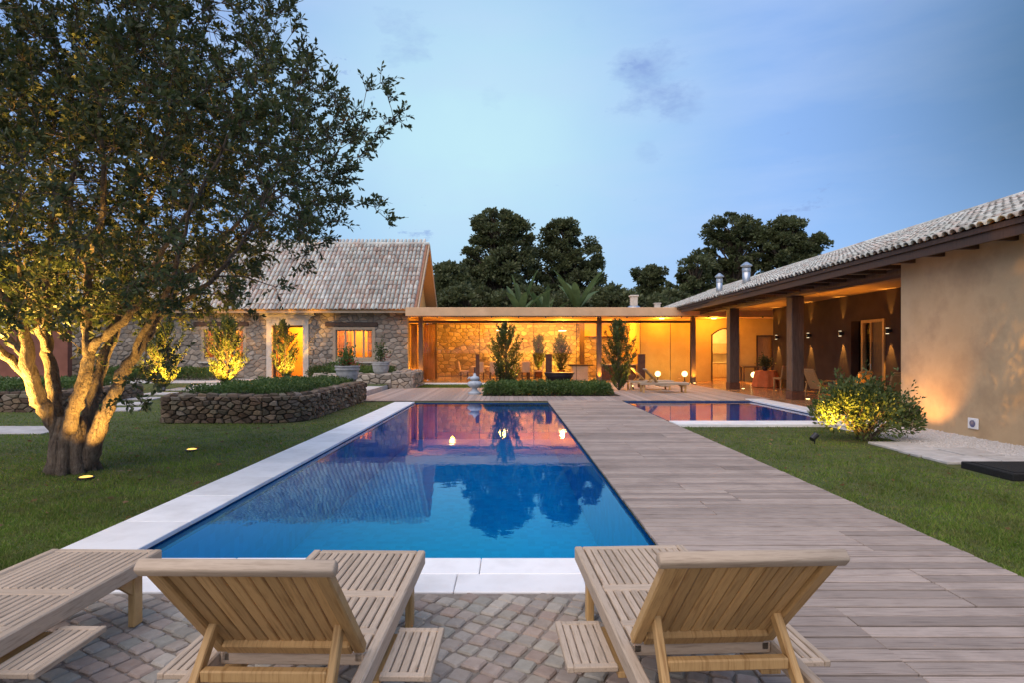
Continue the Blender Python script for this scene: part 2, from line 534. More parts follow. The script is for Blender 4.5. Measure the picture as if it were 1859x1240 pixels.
pm('bark', [(0.055, 0.037, 0.025), (0.19, 0.14, 0.10), (0.10, 0.072, 0.05)], 0.95, 6, (3, 3, 0.7), bump=1.0, bscale=11, bdist=0.12, stain=(0.33, 0.27, 0.20), stain_amt=0.7, stain_scale=9, perpiece=False)
pm('bark_dark', [(0.06, 0.045, 0.032), (0.12, 0.09, 0.065)], 0.95, 6, (3, 3, 0.8), bump=0.6, bdist=0.02)
pm('corten', [(0.085, 0.035, 0.022), (0.15, 0.065, 0.038)], 0.8, 6, bump=0.3)
pm('bowl_metal', [(0.035, 0.025, 0.03), (0.06, 0.04, 0.045)], 0.5, 6, bump=0.2)
pm('metal_black', [(0.012, 0.012, 0.012), (0.02, 0.02, 0.02)], 0.4, 6, bump=0, spec=0.5)
pm('galvanised', [(0.42, 0.44, 0.46), (0.56, 0.58, 0.60)], 0.38, 5, bump=0.1, metal=0.85)
pm('pot_stone', [(0.30, 0.29, 0.28), (0.46, 0.45, 0.43)], 0.85, 6, bump=0.4, bscale=30, bdist=0.006, stain=(0.20, 0.19, 0.17), stain_amt=0.5, stain_scale=4)
pm('statue_stone', [(0.34, 0.38, 0.42), (0.52, 0.56, 0.60)], 0.8, 8, bump=0.5, bscale=30, bdist=0.01)
pm('cushion', [(0.62, 0.50, 0.38), (0.70, 0.58, 0.46)], 0.9, 10, bump=0.2, bscale=60, bdist=0.003)
pm('rattan', [(0.34, 0.20, 0.08), (0.50, 0.31, 0.14)], 0.65, 30, bump=0.7, bscale=80, bdist=0.006)
pm('cloth_orange', [(0.62, 0.15, 0.045), (0.72, 0.21, 0.07)], 0.9, 5, bump=0.3, bscale=12, bdist=0.02)
pm('cloth_white', [(0.66, 0.62, 0.55), (0.74, 0.70, 0.63)], 0.9, 8, bump=0.2)
pm('curtain', [(0.50, 0.33, 0.16), (0.60, 0.41, 0.21)], 0.9, 4, (10, 10, 0.5), bump=0.3, bdist=0.01)
pm('paint_white', [(0.70, 0.70, 0.69), (0.78, 0.78, 0.77)], 0.5, 8, bump=0)
pm('lens_blue', [(0.03, 0.05, 0.16), (0.05, 0.08, 0.22)], 0.2, 8, bump=0, spec=0.6)
pm('plaster_white', [(0.60, 0.54, 0.46), (0.68, 0.62, 0.54)], 0.9, 3, bump=0.1)
pm('grass_dry', [(0.08, 0.1, 0.03), (0.11, 0.13, 0.04)], 0.9)
clear_surface('water', 1.58, (0.60, 0.95, 1.0), 0.0, 0.0010, 4.2, gtint=(0.06, 0.86, 1.0))
clear_surface('glass', 1.36, (0.96, 0.97, 0.96))
emit('lamp_warm', (1.0, 0.62, 0.22), 9.0)
emit('lamp_ball', (1.0, 0.72, 0.30), 2.6)
emit('lamp_ground', (1.0, 0.55, 0.12), 1.6)
emit('lamp_white', (1.0, 0.80, 0.5), 2.2)
leafmat('leaf_big', [(0.035, 0.055, 0.018), (0.060, 0.085, 0.028), (0.09, 0.11, 0.036), (0.048, 0.07, 0.03), (0.13, 0.13, 0.045)], 0.35)
leafmat('leaf_wood', [(0.075, 0.085, 0.036), (0.12, 0.14, 0.055), (0.095, 0.115, 0.05), (0.18, 0.185, 0.075)], 0.35)
leafmat('leaf_conifer', [(0.05, 0.08, 0.020), (0.085, 0.115, 0.028), (0.12, 0.14, 0.035)], 0.25)
leafmat('leaf_hedge', [(0.05, 0.10, 0.020), (0.09, 0.15, 0.032), (0.14, 0.19, 0.05)], 0.35)
leafmat('leaf_bush', [(0.050, 0.085, 0.022), (0.085, 0.125, 0.032), (0.12, 0.15, 0.045), (0.06, 0.095, 0.03)], 0.3)
leafmat('leaf_banana', [(0.085, 0.14, 0.05), (0.13, 0.18, 0.065)], 0.4)
leafmat('leaf_red', [(0.32, 0.03, 0.02), (0.45, 0.06, 0.03)], 0.3)
leafmat('grass_blade', [(0.09, 0.17, 0.020), (0.14, 0.235, 0.030), (0.185, 0.255, 0.042), (0.25, 0.25, 0.07), (0.11, 0.205, 0.024)], 0.35, 0.6, 0.2, patch=(0.17, 0.15, 0.065))
leafmat('curtain_cloth', [(0.62, 0.42, 0.22), (0.68, 0.47, 0.26)], 0.6, 0.9, 0.1)
leafmat('leaf_dry', [(0.16, 0.09, 0.04), (0.26, 0.17, 0.07), (0.20, 0.10, 0.05)], 0.2)


def pool_tile():
    m, nt, N, L, out = nodes_for('pool_tile')
    b = N.new('ShaderNodeBsdfPrincipled'); L.new(b.outputs[0], out.inputs[0])
    tc = N.new('ShaderNodeTexCoord')
    v = N.new('ShaderNodeTexVoronoi'); v.inputs['Scale'].default_value = 9; v.inputs['Randomness'].default_value = 0.15
    L.new(tc.outputs['Object'], v.inputs['Vector'])
    sep = N.new('ShaderNodeSeparateColor'); L.new(v.outputs['Color'], sep.inputs[0])
    c = ramp(N, L, sep.outputs[0], POOL_COLS)
    L.new(c, b.inputs['Base Color']); b.inputs['Roughness'].default_value = 0.3
    return m


POOL_COLS = [(0.0, 0.29, 0.78), (0.0, 0.35, 0.86), (0.0, 0.41, 0.92)]
pool_tile()
pm('pool_band', [(0.012, 0.075, 0.26), (0.025, 0.13, 0.38)], 0.25, 30, bump=0.1, spec=0.5)

WARM = (1.0, 0.40, 0.035)
WARM2 = (1.0, 0.52, 0.10)


def lamp_point(parent, loc, watts, col=WARM, size=0.08):
    d = bpy.data.lights.new("glow", 'POINT'); d.energy = watts * 1.9; d.color = col; d.shadow_soft_size = size
    o = bpy.data.objects.new("glow", d); COL.objects.link(o); o.parent = parent
    o.location = Vector(loc) - OFF.get(parent.name, Vector())
    return o


def lamp_spot(parent, loc, target, watts, cone=60, blend=0.6, col=WARM, size=0.05):
    d = bpy.data.lights.new("beam", 'SPOT'); d.energy = watts; d.color = col; d.shadow_soft_size = size
    d.spot_size = R(cone); d.spot_blend = blend
    o = bpy.data.objects.new("beam", d); COL.objects.link(o); o.parent = parent
    o.location = Vector(loc) - OFF.get(parent.name, Vector())
    o.rotation_euler = (Vector(loc) - Vector(target)).to_track_quat('Z', 'Y').to_euler()
    return o


def px(x, y, D):
    """a point seen at that place of the photograph, D metres ahead"""
    return Vector(((x - 925) * D / 1050, D, CAMH + (639 - y) * D / 1050))

# ------------------------------------------------------------------ ground, pools, decks, paving
PX0, PX1, PY0, PY1 = -3.18, 1.31, 4.74, 19.40      # main pool, inner faces
SX0, SX1, SY0, SY1 = 3.98, 8.38, 13.97, 20.00      # small pool


def rects_with_holes(xs, ys, holes, z):
    m = MB()
    for i in range(len(xs) - 1):
        for j in range(len(ys) - 1):
            cx, cy = (xs[i] + xs[i + 1]) / 2, (ys[j] + ys[j + 1]) / 2
            if any(a < cx < b and c < cy < d for a, b, c, d in holes): continue
            m.sheet([(xs[i], ys[j], z), (xs[i + 1], ys[j], z), (xs[i + 1], ys[j + 1], z), (xs[i], ys[j + 1], z)])
    return m


GZ = -0.05
HOLES = [(PX0, PX1, PY0, PY1), (SX0, SX1, SY0, SY1)]
setp(rects_with_holes([-2500, -40, PX0, PX1, SX0, SX1, 40, 2500], [-600, 0, PY0, SY0, PY1, SY1, 60, 3000], HOLES, GZ).build('ground', MAT['soil']), kind='structure')


def basin(name, x0, x1, y0, y1, depth, wl):
    e = 0.02
    x0, x1, y0, y1 = x0 - e, x1 + e, y0 - e, y1 + e
    m = MB(); t = -0.035
    m.sheet([(x0, y0, -depth), (x1, y0, -depth), (x1, y1, -depth), (x0, y1, -depth)])
    band = wl - 0.10
    for a, b in (((x0, y0), (x1, y0)), ((x1, y0), (x1, y1)), ((x1, y1), (x0, y1)), ((x0, y1), (x0, y0))):
        m.sheet([(*a, -depth), (*b, -depth), (*b, band), (*a, band)])
    o = m.build(name, MAT['pool_tile']); setp(o, kind='structure')
    m = MB()
    for a, b in (((x0, y0), (x1, y0)), ((x1, y0), (x1, y1)), ((x1, y1), (x0, y1)), ((x0, y1), (x0, y0))):
        m.sheet([(*a, band), (*b, band), (*b, t), (*a, t)])
    m.build('tile_band', MAT['pool_band'], o)
    w = MB().sheet([(x0, y0, wl), (x1, y0, wl), (x1, y1, wl), (x0, y1, wl)]).build('water', MAT['water'])
    setp(w, kind='structure')
    return o


basin('pool_basin', PX0, PX1, PY0, PY1, 1.25, -0.06)
basin('spa_basin', SX0, SX1, SY0, SY1, 1.0, -0.06)

# coping slabs
coping = setp(MB().box(-3.84, -3.215, PY0 - 0.66, PY1 - 0.02, -0.30, -0.052).box(-3.215, 1.28, PY0 - 0.66, PY0 - 0.035, -0.30, -0.052).build('pool_coping', MAT['concrete']), kind='structure')


def slab(parent, x0, x1, y0, y1, z0=-0.048, z1=0.0, ch=0.006, mat='coping', name='slab'):
    o = MB().box(x0, x1, y0, y1, z0, z1 + rng.uniform(-.0015, .0015), ch).build(name, MAT[mat], parent)
    return o


g = 0.0025
y = PY0
while y < PY1 - 0.05:
    l = min(1.02, PY1 - y)
    slab(coping, -3.85, PX0, y + g, y + l - g)
    y += l
x = -3.85
for w in (0.62, 1.0, 1.0, 1.0, 1.0, 0.53):
    slab(coping, x + g, x + w - g, 4.40 + g, PY0 - g); x += w
x = -3.85
for w in (0.95, 0.85, 0.9, 0.755, 0.95, 0.75):
    slab(coping, x + g, x + w - g, 4.07, 4.40 - g); x += w
spa_c = setp(MB().box(3.86, 9.0, 13.30, 13.935, -0.30, -0.052).box(8.415, 9.0, 13.935, 20.6, -0.30, -0.052).build('spa_coping', MAT['concrete']), kind='structure')
x = 3.855
for w in (1.0, 1.05, 1.05, 1.05, 1.0):
    slab(spa_c, x + g, x + w - g, 13.27, SY0 - g, z1=0.02); x += w
y = SY0
while y < 20.55:
    slab(spa_c, SX1, 9.0, y + g, min(y + 1.1, 20.6) - g, z1=0.012); y += 1.1

# board walk between the pools
deck = setp(MB().box(1.345, 3.83, -1.0, 19.9, -0.20, -0.036).build('pool_deck', MAT['deck_dark']), kind='structure')
bm_cache = {}


def board(parent, x0, x1, y, w, mat='deck_wood', top=0.0, name='board'):
    key = (round(x1 - x0, 2), w, mat)
    if key not in bm_cache:
        o = MB().box(0, x1 - x0, 0, w, -0.03, 0, 0.004)
        me = bpy.data.meshes.new(name); me.from_pydata(o.v, [], o.f); me.materials.append(MAT[mat]); bm_cache[key] = me
    o = link(name, bm_cache[key], parent)
    o.location = (x0 + rng.uniform(-.004, .004), y, top + rng.uniform(-.002, .002))
    o.rotation_euler = (rng.uniform(-.008, .008), 0, rng.uniform(-.0009, .0009))
    return o


pitch = 0.135
k = 0
y = 0.6
joint = [2.15, None, 3.10, None, 2.15, 2.62]
while y < 19.85:
    j = joint[(k // 4) % 6] if 5 < k else None
    if 20 <= k <= 23: j = 2.15
    if 24 <= k <= 28: j = 3.10
    if j: board(deck, 1.305, j - .002, y, pitch - .017); board(deck, j + .002, 3.85, y, pitch - .017)
    else: board(deck, 1.305, 3.85, y, pitch - .017)
    y += pitch; k += 1

# terrace of boards beyond the pools, laid lengthwise
terr = setp(MB().box(-5.40, 3.9, 19.95, 26.8, -0.20, -0.036).box(3.9, 9.3, 20.035, 26.8, -0.20, -0.036).box(3.9, 9.3, 26.8, 31.0, -0.2, -0.036).build('terrace_deck', MAT['deck_dark']), kind='structure')
x = -5.45
w = 0.17
tm = {}
while x < 9.3:
    y0 = 19.92 if x < 3.86 else 20.03
    y1 = 26.9 if x < 3.9 else 30.9
    if -1.1 < x < 4.1: y1 = 21.9
    if x > 8.3: y0 = 20.62
    kk = (round(y0, 2), round(y1, 2))
    if kk not in tm:
        o = MB().box(0, w - .008, 0, y1 - y0, -0.03, 0, 0.004)
        me = bpy.data.meshes.new('board'); me.from_pydata(o.v, [], o.f); me.materials.append(MAT['deck_wood_far']); tm[kk] = me
    o = link('board', tm[kk], terr); o.location = (x, y0, rng.uniform(-.003, .001))
    x += w

# cobbled paving where the near loungers stand
pav = setp(MB().box(-8.0, 1.30, -2.0, 4.068, -0.30, -0.016).build('paving', MAT['grout']), kind='structure')


def rounded_cobble(cx, cy, a, s, z):
    n = 8
    m = MB()
    pts = []
    for i in range(4):
        t = a + math.pi / 4 + i * math.pi / 2
        j = s * 0.5 * 1.40 * rng.uniform(0.92, 1.04)
        p = Vector((cx + j * math.cos(t), cy + j * math.sin(t)))
        pts.append(p)
    out = []
    for i in range(4):
        p, q, r_ = pts[i - 1], pts[i], pts[(i + 1) % 4]
        out += [q + (p - q) * 0.11, q + (r_ - q) * 0.11]
    c = Vector((cx, cy))
    tx, ty = rng.uniform(-.05, .05), rng.uniform(-.05, .05)
    def ring(k, zz): return [(c.x + (p.x - c.x) * k, c.y + (p.y - c.y) * k, zz + (p.x - c.x) * k * tx + (p.y - c.y) * k * ty) for p in out]
    vs = ring(1.0, -0.03) + ring(1.0, z - 0.010) + ring(0.84, z)
    fs = []
    for r0 in (0, 8):
        for i in range(8):
            fs.append((r0 + i, r0 + (i + 1) % 8, r0 + 8 + (i + 1) % 8, r0 + 8 + i))
    fs.append(tuple(range(16, 24)))
    m.add(vs, fs)
    return m


cob = []
s = 0.120
A0 = R(-29)
ca, sa = math.cos(A0), math.sin(A0)
for i in range(-75, 75):
    for j in range(-75, 75):
        u, v = i * s, j * s
        u += 0.05 * math.sin(v * 2.1) + rng.uniform(-.008, .008); v += 0.035 * math.sin(u * 1.7) + rng.uniform(-.008, .008)
        X, Y = u * ca - v * sa - 1.0, u * sa + v * ca + 3.0
        if not (-4.6 < X < 1.25 and 1.9 < Y < 4.015): continue
        xx = 925 + X * 1050 / Y; yy = 639 + CAMH * 1050 / Y
        cob.append((0 if (0 < xx < 1290 and yy < 1245) else 1, X, Y))
rng.shuffle(cob)
cob.sort(key=lambda t: (t[0], t[2]))
rest = MB()
for n, (o, X, Y) in enumerate(cob):
    m = rounded_cobble(X, Y, A0 + rng.uniform(-.13, .13), s - rng.uniform(.006, .016), rng.uniform(-.004, .004))
    if n < 300: m.build('cobble', MAT['cobble'], pav)
    else: rest.add(m.v, m.f)
setp(rest.build('cobble_bed', MAT['cobble'], pav), kind='stuff')

# grass bank rising to the stone house, paths
bank = MB()
XS = [-60, -5.5]
for x0, x1 in ((-70, -5.55),):
    prof = [(14.2, -0.046), (18, 0.02), (23, 0.12), (28, 0.225), (45, 0.23)]
    for (ya, za), (yb, zb) in zip(prof, prof[1:]):
        bank.sheet([(x0, ya, za), (x1, ya, za), (x1, yb, zb), (x0, yb, zb)])
bank.sheet([(-5.55, 14.2, -0.046), (-5.55, 14.2, -0.3), (-5.55, 45, -0.3), (-5.55, 45, 0.23)])
setp(bank.build('terrain', MAT['soil']), kind='structure')


def bank_z(x, y):
    if x > -5.55: return GZ
    return float(np.interp(y, [14.2, 18, 23, 28], [-0.046, 0.02, 0.12, 0.225]))


path = setp(MB().box(-16, -9.85, 12.15, 13.35, -0.2, -0.03, 0.01).build('path', MAT['concrete']), kind='structure')
for (cx, cy, w, d, a) in ((-11.05, 16.7, 0.8, 0.8, .3), (-11.9, 18.2, 0.9, 0.75, .2), (-12.55, 19.8, 1.0, 0.8, .1), (-13.1, 21.6, 1.0, .9, 0), (-13.2, 23.6, 1.2, 1.1, 0), (-13.0, 25.6, 1.6, 1.2, 0)):
    o = MB().obox((0, 0, 0), (w, d, 0.08), None, 0.01).build('stepping_stone', MAT['concrete'], path)
    o.location = (cx, cy, bank_z(cx, cy) + 0.0); o.rotation_euler = (R(1.2), 0, a)
setp(MB().box(-19.5, -5.9, 27.0, 30.9, 0.05, 0.236, 0.01).build('house_path', MAT['concrete']), kind='structure')
# raised landing between the two planters
land = setp(MB().box(-9.8, -5.52, 20.9, 26.2, -0.04, 0.13).build('landing', MAT['concrete']), kind='structure')
for yy in np.arange(20.95, 26.1, 0.86):
    for xx in (-9.85, -8.4, -6.95):
        slab(land, xx, xx + 1.43, yy, yy + 0.85, 0.13, 0.17, mat='concrete')

# white gravel and pavers by the long wall
gr = MB().sheet([(7.95, 4.0, GZ + .01), (9.36, 4.0, GZ + .01), (9.36, 13.2, GZ + .01), (7.35, 13.2, GZ + .01)]).build('gravel_bed', MAT['gravel'])
setp(gr, 'strip of white gravel along the foot of the long plaster wall', 'gravel', kind='stuff')
n = 5200
gx = nrng.uniform(7.5, 9.33, n); gy = nrng.uniform(6.3, 13.1, n)
keep = gx > 7.95 - (gy - 4) * 0.065 + 0.02
gx, gy = gx[keep], gy[keep]
P = np.stack([gx, gy, np.full_like(gx, GZ + 0.012)], 1)
sz = nrng.uniform(0.010, 0.024, len(P))
peb = []
for ang in range(4):
    pass
th = nrng.uniform(0, 6.28, len(P))
def ringp(k, h, r): return P + np.stack([np.cos(th + k * 1.5708) * sz * r, np.sin(th + k * 1.5708) * sz * r, sz * h], 1)
q = [np.stack([ringp(k, 0, 1.1), ringp(k + 1, 0, 1.1), ringp(k + 1, .8, .55), ringp(k, .8, .55)], 1) for k in range(4)]
q.append(np.stack([ringp(k, .8, .55) for k in range(4)], 1))
link('pebbles', quads_mesh('pebbles', np.concatenate(q)), gr, MAT['gravel'])['kind'] = 'stuff'
pv = setp(MB().sheet([(6.60, 7.6, GZ + .004), (7.95, 7.6, GZ + .004), (7.95, 11.4, GZ + .004), (6.6, 11.4, GZ + .004)]).build('paver_path', MAT['soil']), kind='structure')
for (x0, x1, y0, y1) in ((6.72, 7.42, 10.0, 10.85), (6.68, 7.40, 9.45, 9.95), (7.46, 8.1, 9.45, 10.2), (6.70, 7.6, 8.85, 9.40), (7.66, 8.3, 8.7, 9.38)):
    slab(pv, x0, x1, y0, y1, -0.045, 0.0, 0.008, 'concrete', 'paver')
hatch = root('drain_cover', 'low black slab lying at the grass edge by the pavers', 'cover', (7.35, 8.15, GZ))
MB().box(6.72, 8.5, 7.72, 8.62, GZ, 0.055, 0.012).build('rim', MAT['black_mat'], hatch, True)
MB().box(6.80, 8.42, 7.80, 8.54, 0.05, 0.066, 0.006).build('lid', MAT['black_mat'], hatch, True)

# the lawns: real blades, thinning with distance
def lawn(name, label, x0, x1, y0, y1, n, skip=()):
    d = 1 / np.sqrt(nrng.uniform(1 / y1 ** 2, 1 / y0 ** 2, n))
    x = nrng.uniform(x0, x1, n)
    ok = np.ones(n, bool)
    for a, b, c, e in skip: ok &= ~((x > a) & (x < b) & (d > c) & (d < e))
    x, d = x[ok], d[ok]; n = len(x)
    z = np.where(x < -5.55, np.interp(d, [14.2, 18, 23, 28], [-0.046, 0.02, 0.12, 0.225]), GZ)
    h = nrng.uniform(0.016, 0.046, n) * (0.85 + 0.30 * np.sin(x * 3.1 + np.sin(d * 2.3) * 1.5) * np.sin(d * 2.7) + 0.25 * np.sin(x * 9.7 + d * 4.1) * np.sin(d * 8.3 - x * 3.7)) * np.where(nrng.random(n) < .03, 1.7, 1.0)
    w = 0.0035 * (0.6 + d / 7)
    a = nrng.uniform(0, 6.28, n); la = nrng.uniform(0, 6.28, n); ll = nrng.uniform(0.2, 1.1, n) * h
    B = np.stack([x, d, z], 1)
    o = np.stack([np.cos(a) * w, np.sin(a) * w, np.zeros(n)], 1)
    t = B + np.stack([np.cos(la) * ll, np.sin(la) * ll, h], 1)
    me = tris_mesh(name, np.stack([B - o, B + o, t], 1))
    ob = link(name, me, None, MAT['grass_blade'])
    setp(ob, label, 'grass', kind='stuff')
    return ob


lawn('grass', 'mown green lawn under the spreading tree beside the pool', -22, -3.835, 4.1, 30, 470000,
     [(-16.05, -9.8, 12.1, 13.4), (-8.5, -5.0, 13.9, 30), (-19.5, -5.5, 27, 31), (-9.9, -5.4, 20.8, 26.3)])
lawn('grass', 'mown green lawn between the boardwalk and the long plaster wall', 3.835, 8.0, 2.5, 13.27, 230000, [(6.6, 8.2, 7.6, 10.9), (7.6, 9, 10.5, 13.3)])
lawn('grass', 'narrow strip of grass before the glazed room', -4.4, -0.6, 26.95, 30.2, 12000)
lawn('grass', 'grass patch behind the low clipped hedge', -1.0, 4.0, 24.0, 30.2, 12000)

n = 190
fx = np.concatenate([nrng.uniform(-9.5, -3.9, 140), nrng.uniform(3.9, 7.6, 50)]); fy = np.concatenate([nrng.uniform(4.6, 13.5, 140), nrng.uniform(4.0, 12.5, 50)])
P = np.stack([fx, fy, np.full(n, GZ + .035)], 1)
D_ = nrng.normal(0, 1, (n, 3)); D_[:, 2] *= .15
setp(link('fallen_leaves', quads_mesh('fallen_leaves', leaf_quads(P, unit(D_), .075, .45, .1)), None, MAT['leaf_dry']), 'dry brown leaves scattered over the two lawns', 'fallen leaves', kind='stuff')

# ------------------------------------------------------------------ masonry and tiled roofs
def clip(poly, nx, ny, d):
    out = []
    for i in range(len(poly)):
        a, b = poly[i - 1], poly[i]
        da, db = a[0] * nx + a[1] * ny - d, b[0] * nx + b[1] * ny - d
        if da <= 0 and db <= 0: out.append(b)
        elif da <= 0 < db or db <= 0 < da:
            t = da / (da - db); p = (a[0] + (b[0] - a[0]) * t, a[1] + (b[1] - a[1]) * t)
            out.append(p)
            if db <= 0: out.append(b)
    return out


def voronoi(u0, u1, v0, v1, su, sv, jit=0.8):
    nx, ny = max(1, round((u1 - u0) / su)), max(1, round((v1 - v0) / sv))
    du, dv = (u1 - u0) / nx, (v1 - v0) / ny
    k = du / dv
    G = {}
    for i in range(nx):
        for j in range(ny):
            G[i, j] = (u0 + (i + .5 + (0.25 if j % 2 else -0.25) + rng.uniform(-.5, .5) * jit * .8) * du, v0 + (j + .5 + rng.uniform(-.5, .5) * jit) * dv)
    res = []
    for (i, j), (a, b) in G.items():
        poly = [(u0, v0 * k), (u1, v0 * k), (u1, v1 * k), (u0, v1 * k)]
        for di in (-2, -1, 0, 1, 2):
            for dj in (-2, -1, 0, 1, 2):
                q = G.get((i + di, j + dj))
                if q is None or (di == 0 and dj == 0): continue
                nx_, ny_ = q[0] - a, (q[1] - b) * k
                mx, my = (q[0] + a) / 2, (q[1] + b) * k / 2
                poly = clip(poly, nx_, ny_, nx_ * mx + ny_ * my)
                if len(poly) < 3: break
            if len(poly) < 3: break
        if len(poly) >= 3: res.append([(p[0], p[1] / k) for p in poly])
    return res


def stone(poly, fmap, gap, depth):
    cu = sum(p[0] for p in poly) / len(poly); cv = sum(p[1] for p in poly) / len(poly)
    pts = []
    for p in poly:
        l = math.hypot(p[0] - cu, p[1] - cv) or 1e-6
        if pts and math.hypot(p[0] - pts[-1][0], p[1] - pts[-1][1]) < 0.012: continue
        k = max(0.3, 1 - gap / l) * rng.uniform(0.95, 1.0)
        pts.append((cu + (p[0] - cu) * k, cv + (p[1] - cv) * k))
    n = len(pts)
    if n < 3: return None
    dep = depth * rng.uniform(0.6, 1.25)
    tu, tv = rng.uniform(-.12, .12), rng.uniform(-.12, .12)
    vs = []
    for k, d in ((1.0, -0.02), (0.97, dep * .55), (0.72, dep)):
        vs += [fmap(cu + (p[0] - cu) * k, cv + (p[1] - cv) * k, d + ((p[0] - cu) * tu + (p[1] - cv) * tv if d > 0 else 0)) for p in pts]
    fs = []
    for r0 in (0, n):
        for i in range(n): fs.append((r0 + i, r0 + (i + 1) % n, r0 + n + (i + 1) % n, r0 + n + i))
    fs.append(tuple(range(2 * n, 3 * n)))
    m = MB(); m.add(vs, fs)
    return m, (cu, cv)


def lay_stones(parent, panels, mat, gap=0.012, depth=0.035, nparts=300, key=None, restname='stone_fill', name='stone', jit=.85):
    """panels: list of (u0,u1,v0,v1,su,sv,fmap)"""
    allst = []
    for (u0, u1, v0, v1, su, sv, fmap) in panels:
        for poly in voronoi(u0, u1, v0, v1, su, sv, jit):
            s_ = stone(poly, fmap, gap, depth)
            if s_: allst.append((key(*fmap(*s_[1], 0)) if key else 0, s_[0]))
    allst.sort(key=lambda t: t[0])
    rest = MB()
    for n, (k, m) in enumerate(allst):
        if n < nparts: m.build(name, MAT[mat], parent, True)
        else: rest.add(m.v, m.f)
    if rest.v: setp(rest.build(restname, MAT[mat], parent, True), kind='stuff')


def tile_mesh(r0=0.108, r1=0.088, L=0.5, n=7, th=0.016, flare=1.0):
    m = MB()
    vs = []
    for r, yy, zz in ((r0, 0, 0.028), (r1, L, 0.004)):
        vs += [(r * math.cos(math.pi * k / (n - 1)) * -1, yy, zz + r * 0.92 * math.sin(math.pi * k / (n - 1))) for k in range(n)]
    r = r0 - th
    for yy in (0, 0.16):
        vs += [(r * math.cos(math.pi * k / (n - 1)) * -1, yy, 0.028 + r * 0.92 * math.sin(math.pi * k / (n - 1))) for k in range(n)]
    fs = []
    for k in range(n - 1):
        fs.append((k, k + 1, n + k + 1, n + k))
        fs.append((k, 2 * n + k, 2 * n + k + 1, k + 1))
        fs.append((2 * n + k, 3 * n + k, 3 * n + k + 1, 2 * n + k + 1))
    m.add(vs, fs)
    return m


def tiled_slope(roof, O, A, S, length, slope, pitch, expo, key, nparts=300, mat='roof_tile'):
    """cover tiles over a bed of pan tiles; O eave corner, A along the eave, S up the slope"""
    O, A, S = Vector(O), Vector(A).normalized(), Vector(S).normalized()
    Nn = A.cross(S).normalized()
    if Nn.z < 0: Nn = -Nn
    off = OFF.get(roof.name, Vector())
    nc, nr = int(length / pitch), int(math.ceil(slope / expo))
    mesh = []
    for flare in range(3):
        t = tile_mesh(0.5 * pitch * (0.85 + .035 * flare), 0.37 * pitch, expo * 1.18)
        me = bpy.data.meshes.new('roof_tile'); me.from_pydata(t.v, [], t.f); me.materials.append(MAT[mat])
        me.polygons.foreach_set('use_smooth', [i % 3 == 0 for i in range(len(t.f))])
        mesh.append((t, me))
    items = []
    for c in range(nc):
        for r_ in range(nr):
            p = O + A * ((c + .5) * pitch + rng.uniform(-.012, .012)) + S * (r_ * expo + rng.uniform(-.02, .02) - (0.06 if r_ == 0 else 0))
            items.append((key(p), p, r_))
    items.sort(key=lambda t: t[0])
    rest = MB()
    for n, (k, p, r_) in enumerate(items):
        aj = rng.uniform(-.035, .035)
        a2 = (A * math.cos(aj) + S * math.sin(aj)); s2 = (S * math.cos(aj) - A * math.sin(aj))
        tj = rng.uniform(-.02, .03)
        s3 = (s2 + Nn * tj).normalized(); n3 = a2.cross(s3).normalized()
        if n3.z < 0: n3 = -n3; a3 = -a2
        else: a3 = a2
        a3 = s3.cross(n3)
        M4 = Matrix(((a3.x, s3.x, n3.x, 0), (a3.y, s3.y, n3.y, 0), (a3.z, s3.z, n3.z, 0), (0, 0, 0, 1)))
        t, me = mesh[n % 3]
        if n < nparts:
            o = link('roof_tile', me, roof)
            M4.translation = p - off
            o.matrix_basis = M4
        else:
            M3 = M4.to_3x3()
            rest.add([p + M3 @ Vector(v) for v in t.v], t.f)
    rr = rest.build('tile_field', MAT[mat], roof, True); rr['kind'] = 'stuff'
    # pan channels between the cover tiles
    pan = MB()
    for c in range(nc + 1):
        prof = []
        for k in range(5):
            u = (c - 0.5 + k / 4 + .5 - .5) * pitch
            prof.append((min(max(u, 0), length), 0.012 + 0.045 * abs(k - 2) / 2))
        a = [O + A * u + Nn * h - S * 0.02 for u, h in prof]; b = [p + S * (slope + .02) for p in a]
        pan.add(a + b, [(i, i + 1, i + 6, i + 5) for i in range(4)])
    pan.build('pan_tiles', MAT['pan_tile'], roof, True)['kind'] = 'stuff'


# ------------------------------------------------------------------ the stone house
HY, HZ = 31.0, 0.235
HX0, HX1 = -23.5, -5.43
house = root('stone_house', 'stone walled house with steep tiled gable roof and lit door', 'house', (-13, HY, HZ))
openings = [(-16.4, -14.2, 1.25, 2.98), (-12.70, -11.04, HZ, 3.14), (-9.36, -7.29, 1.25, 2.96)]
WT = 3.88
panels = []
wallm = MB()
xs = [HX0] + [v for o in openings for v in o[:2]] + [HX1]
fmapH = lambda u, v, d: (u, HY - 0.0 - d, v)
for i in range(len(xs) - 1):
    if i % 2 == 0:
        panels.append((xs[i], xs[i + 1], 0.1, WT, 0.36, 0.23, fmapH)); wallm.box(xs[i], xs[i + 1], HY, HY + .38, 0.0, WT)
    else:
        o = openings[i // 2]
        panels.append((xs[i], xs[i + 1], o[3], WT, 0.36, 0.23, fmapH)); wallm.box(xs[i], xs[i + 1], HY, HY + .38, o[3], WT)
        if o[2] > 0.5:
            panels.append((xs[i], xs[i + 1], 0.1, o[2], 0.36, 0.23, fmapH)); wallm.box(xs[i], xs[i + 1], HY, HY + .38, 0.0, o[2])
wall = wallm.build('wall', MAT['mortar'], house, True)
lay_stones(wall, panels, 'rubble', 0.014, 0.05, 300, key=lambda X, Y, Z: abs(X + 8.2) + (0 if X > -12 else 4))
